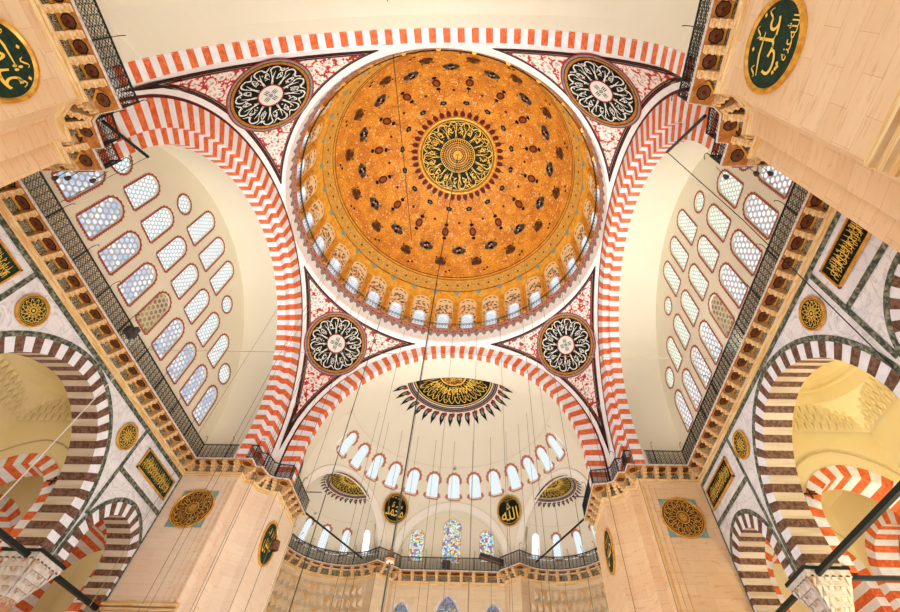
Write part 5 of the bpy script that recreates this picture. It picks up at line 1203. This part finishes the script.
wire([(-16.85, 1.2, 20.4), (16.85, 1.6, 20.4)], .015, 'wire', 'thin cable strung level across the hall between the side galleries', 'slanting cables', 'cable', 'cable')
wire([(13.0, -8.98, 25.1), (16.6, -6.3, 22.4), (17.6, -5.4, 12.7)], .025, 'wire_dark', 'dark cable slanting from the right pole tip down to the aisle arch', 'slanting cables', 'cable', 'cable')
wire([(-16.9, .74, 18.9), (-16.9, .71, 10.9)], .03, 'wire_light', 'white cable dropping across the big left aisle arch', 'slanting cables', 'cable', 'cable')
wire([(-2.5, -15.8, 32.3), (-5.44, 8.45, 46.4)], .03, 'wire_dark', 'dark cable running from the entrance side arch up into the main dome', 'slanting cables', 'cable', 'cable')
wire([(-16.9, -8.4, 20.2), (-13.0, -9.98, 22.09)], .015, 'wire', 'thin cord tied to the left pole tip', 'slanting cables', 'cable', 'cable')
for p0, p1, d, gr in (((12.16, -12.1, 20.2), (13.0, -8.98, 25.15), 'black pole leaning out of the gallery by the right near pier', 0), ((-12.73, -12.16, 20.2), (-13.0, -9.98, 22.09), 'black pole leaning out of the gallery by the left near pier', 0),
    ((-11.25, 17.6, 19.5), (-7.92, 26.3, 19.75), 'black pole crossing the left corner of the apse gallery', 1), ((11.25, 17.6, 19.5), (7.8, 26.3, 19.75), 'black pole crossing the right corner of the apse gallery', 1)):
    m = MB('iron'); m.tube([p0, p1], .075, 8); tag(m.build('pole'), d, 'pole', 'black poles on the galleries')
for s, nm in ((-1, 'left'), (1, 'right')):
    m = MB('iron'); m.tube([(s * 11.9, 18, 21.2), (s * 10.3, 18, 21.2)], .035, 6); tag(m.build('rod'), 'short iron rod sticking out of the %s pier above the gallery' % nm, 'rod', 'rods above the gallery')
L = thing('lamp_bar', 'long dark rectangular lamp bar tilted on the apse gallery railing', 'lamp', (3.9, 27.0, 20.3))
rm = Matrix.Rotation(rad(16), 3, 'Y'); m = MB('dark_lamp'); m.box((3.85, 27.1, 20.25), (2.3, .35, .42), 0, rm); m.build('housing', L)
m = MB('lamp_face'); m.box((3.85, 26.95, 20.05), (2.2, .2, .06), 0, rm); m.build('lamp_face', L)
m = MB('iron'); m.box((3.85, 27.2, 19.9), (.08, .08, .7)); m.build('support', L)
LP = [(-.35, 27.3, 19.75), (-12.5, 17.0, 20)]
m = MB('dark_lamp'); m.box((-.3, 27.15, 19.75), (.75, .3, .6)); m.box((-.3, 27.0, 19.85), (.45, .2, .3)); tag(m.build('floodlight'), 'small black floodlight on the railing under the middle stained window', 'floodlight', 'floodlights')
m = MB('wood_dark'); m.lathe([(.0, .3), (.28, .3), (.34, -.25), (.2, -.3)], (-11.25, 15.2, 15.75), 10); m.box((-11.5, 15.2, 15.9), (.5, .06, .06)); tag(m.build('loudspeaker'), 'dark loudspeaker hanging in front of the left pier roundel', 'loudspeaker')
m = MB('dark_lamp'); m.box((-16.7, -.7, 19.8), (.3, .7, .45)); m.box((-16.5, -.7, 20.0), (.2, .3, .3)); tag(m.build('floodlight'), 'black floodlight cluster on the middle of the left gallery railing', 'floodlight', 'floodlights')
for s, nm in ((-1, 'left'), (1, 'right')):
    for k, (x, y, z) in enumerate(((12.7, -10.3, 18.3), (14.0, -10.3, 18.6), (14.55, -10.3, 18.6))):
        m = MB('dark_lamp'); m.lathe([(.0, .1), (.07, .1), (.1, -.08), (0, -.1)], (s * x, y, z), 10); m.tube([(s * x, y, z + .1), (s * x, y - .05, z + .9)], .015, 4)
        tag(m.build('spotlight'), 'tiny spotlight on the gallery of the near %s pier, %s from the corner' % (nm, ORD[k]), 'spotlight', 'small gallery spotlights')
    m = MB('iron'); x0, y0, z0 = s * 19.6, 4.7, 14.1
    m.box((x0, y0, z0), (.7, .05, .07)); m.box((x0, y0, z0), (.05, .06, .5)); m.box((x0 + .15, y0, z0 + .12), (.3, .06, .05)); tag(m.build('wall_bracket'), 'small black cross shaped wall clamp on the %s aisle plaster' % nm, 'clamp', 'wall clamps')
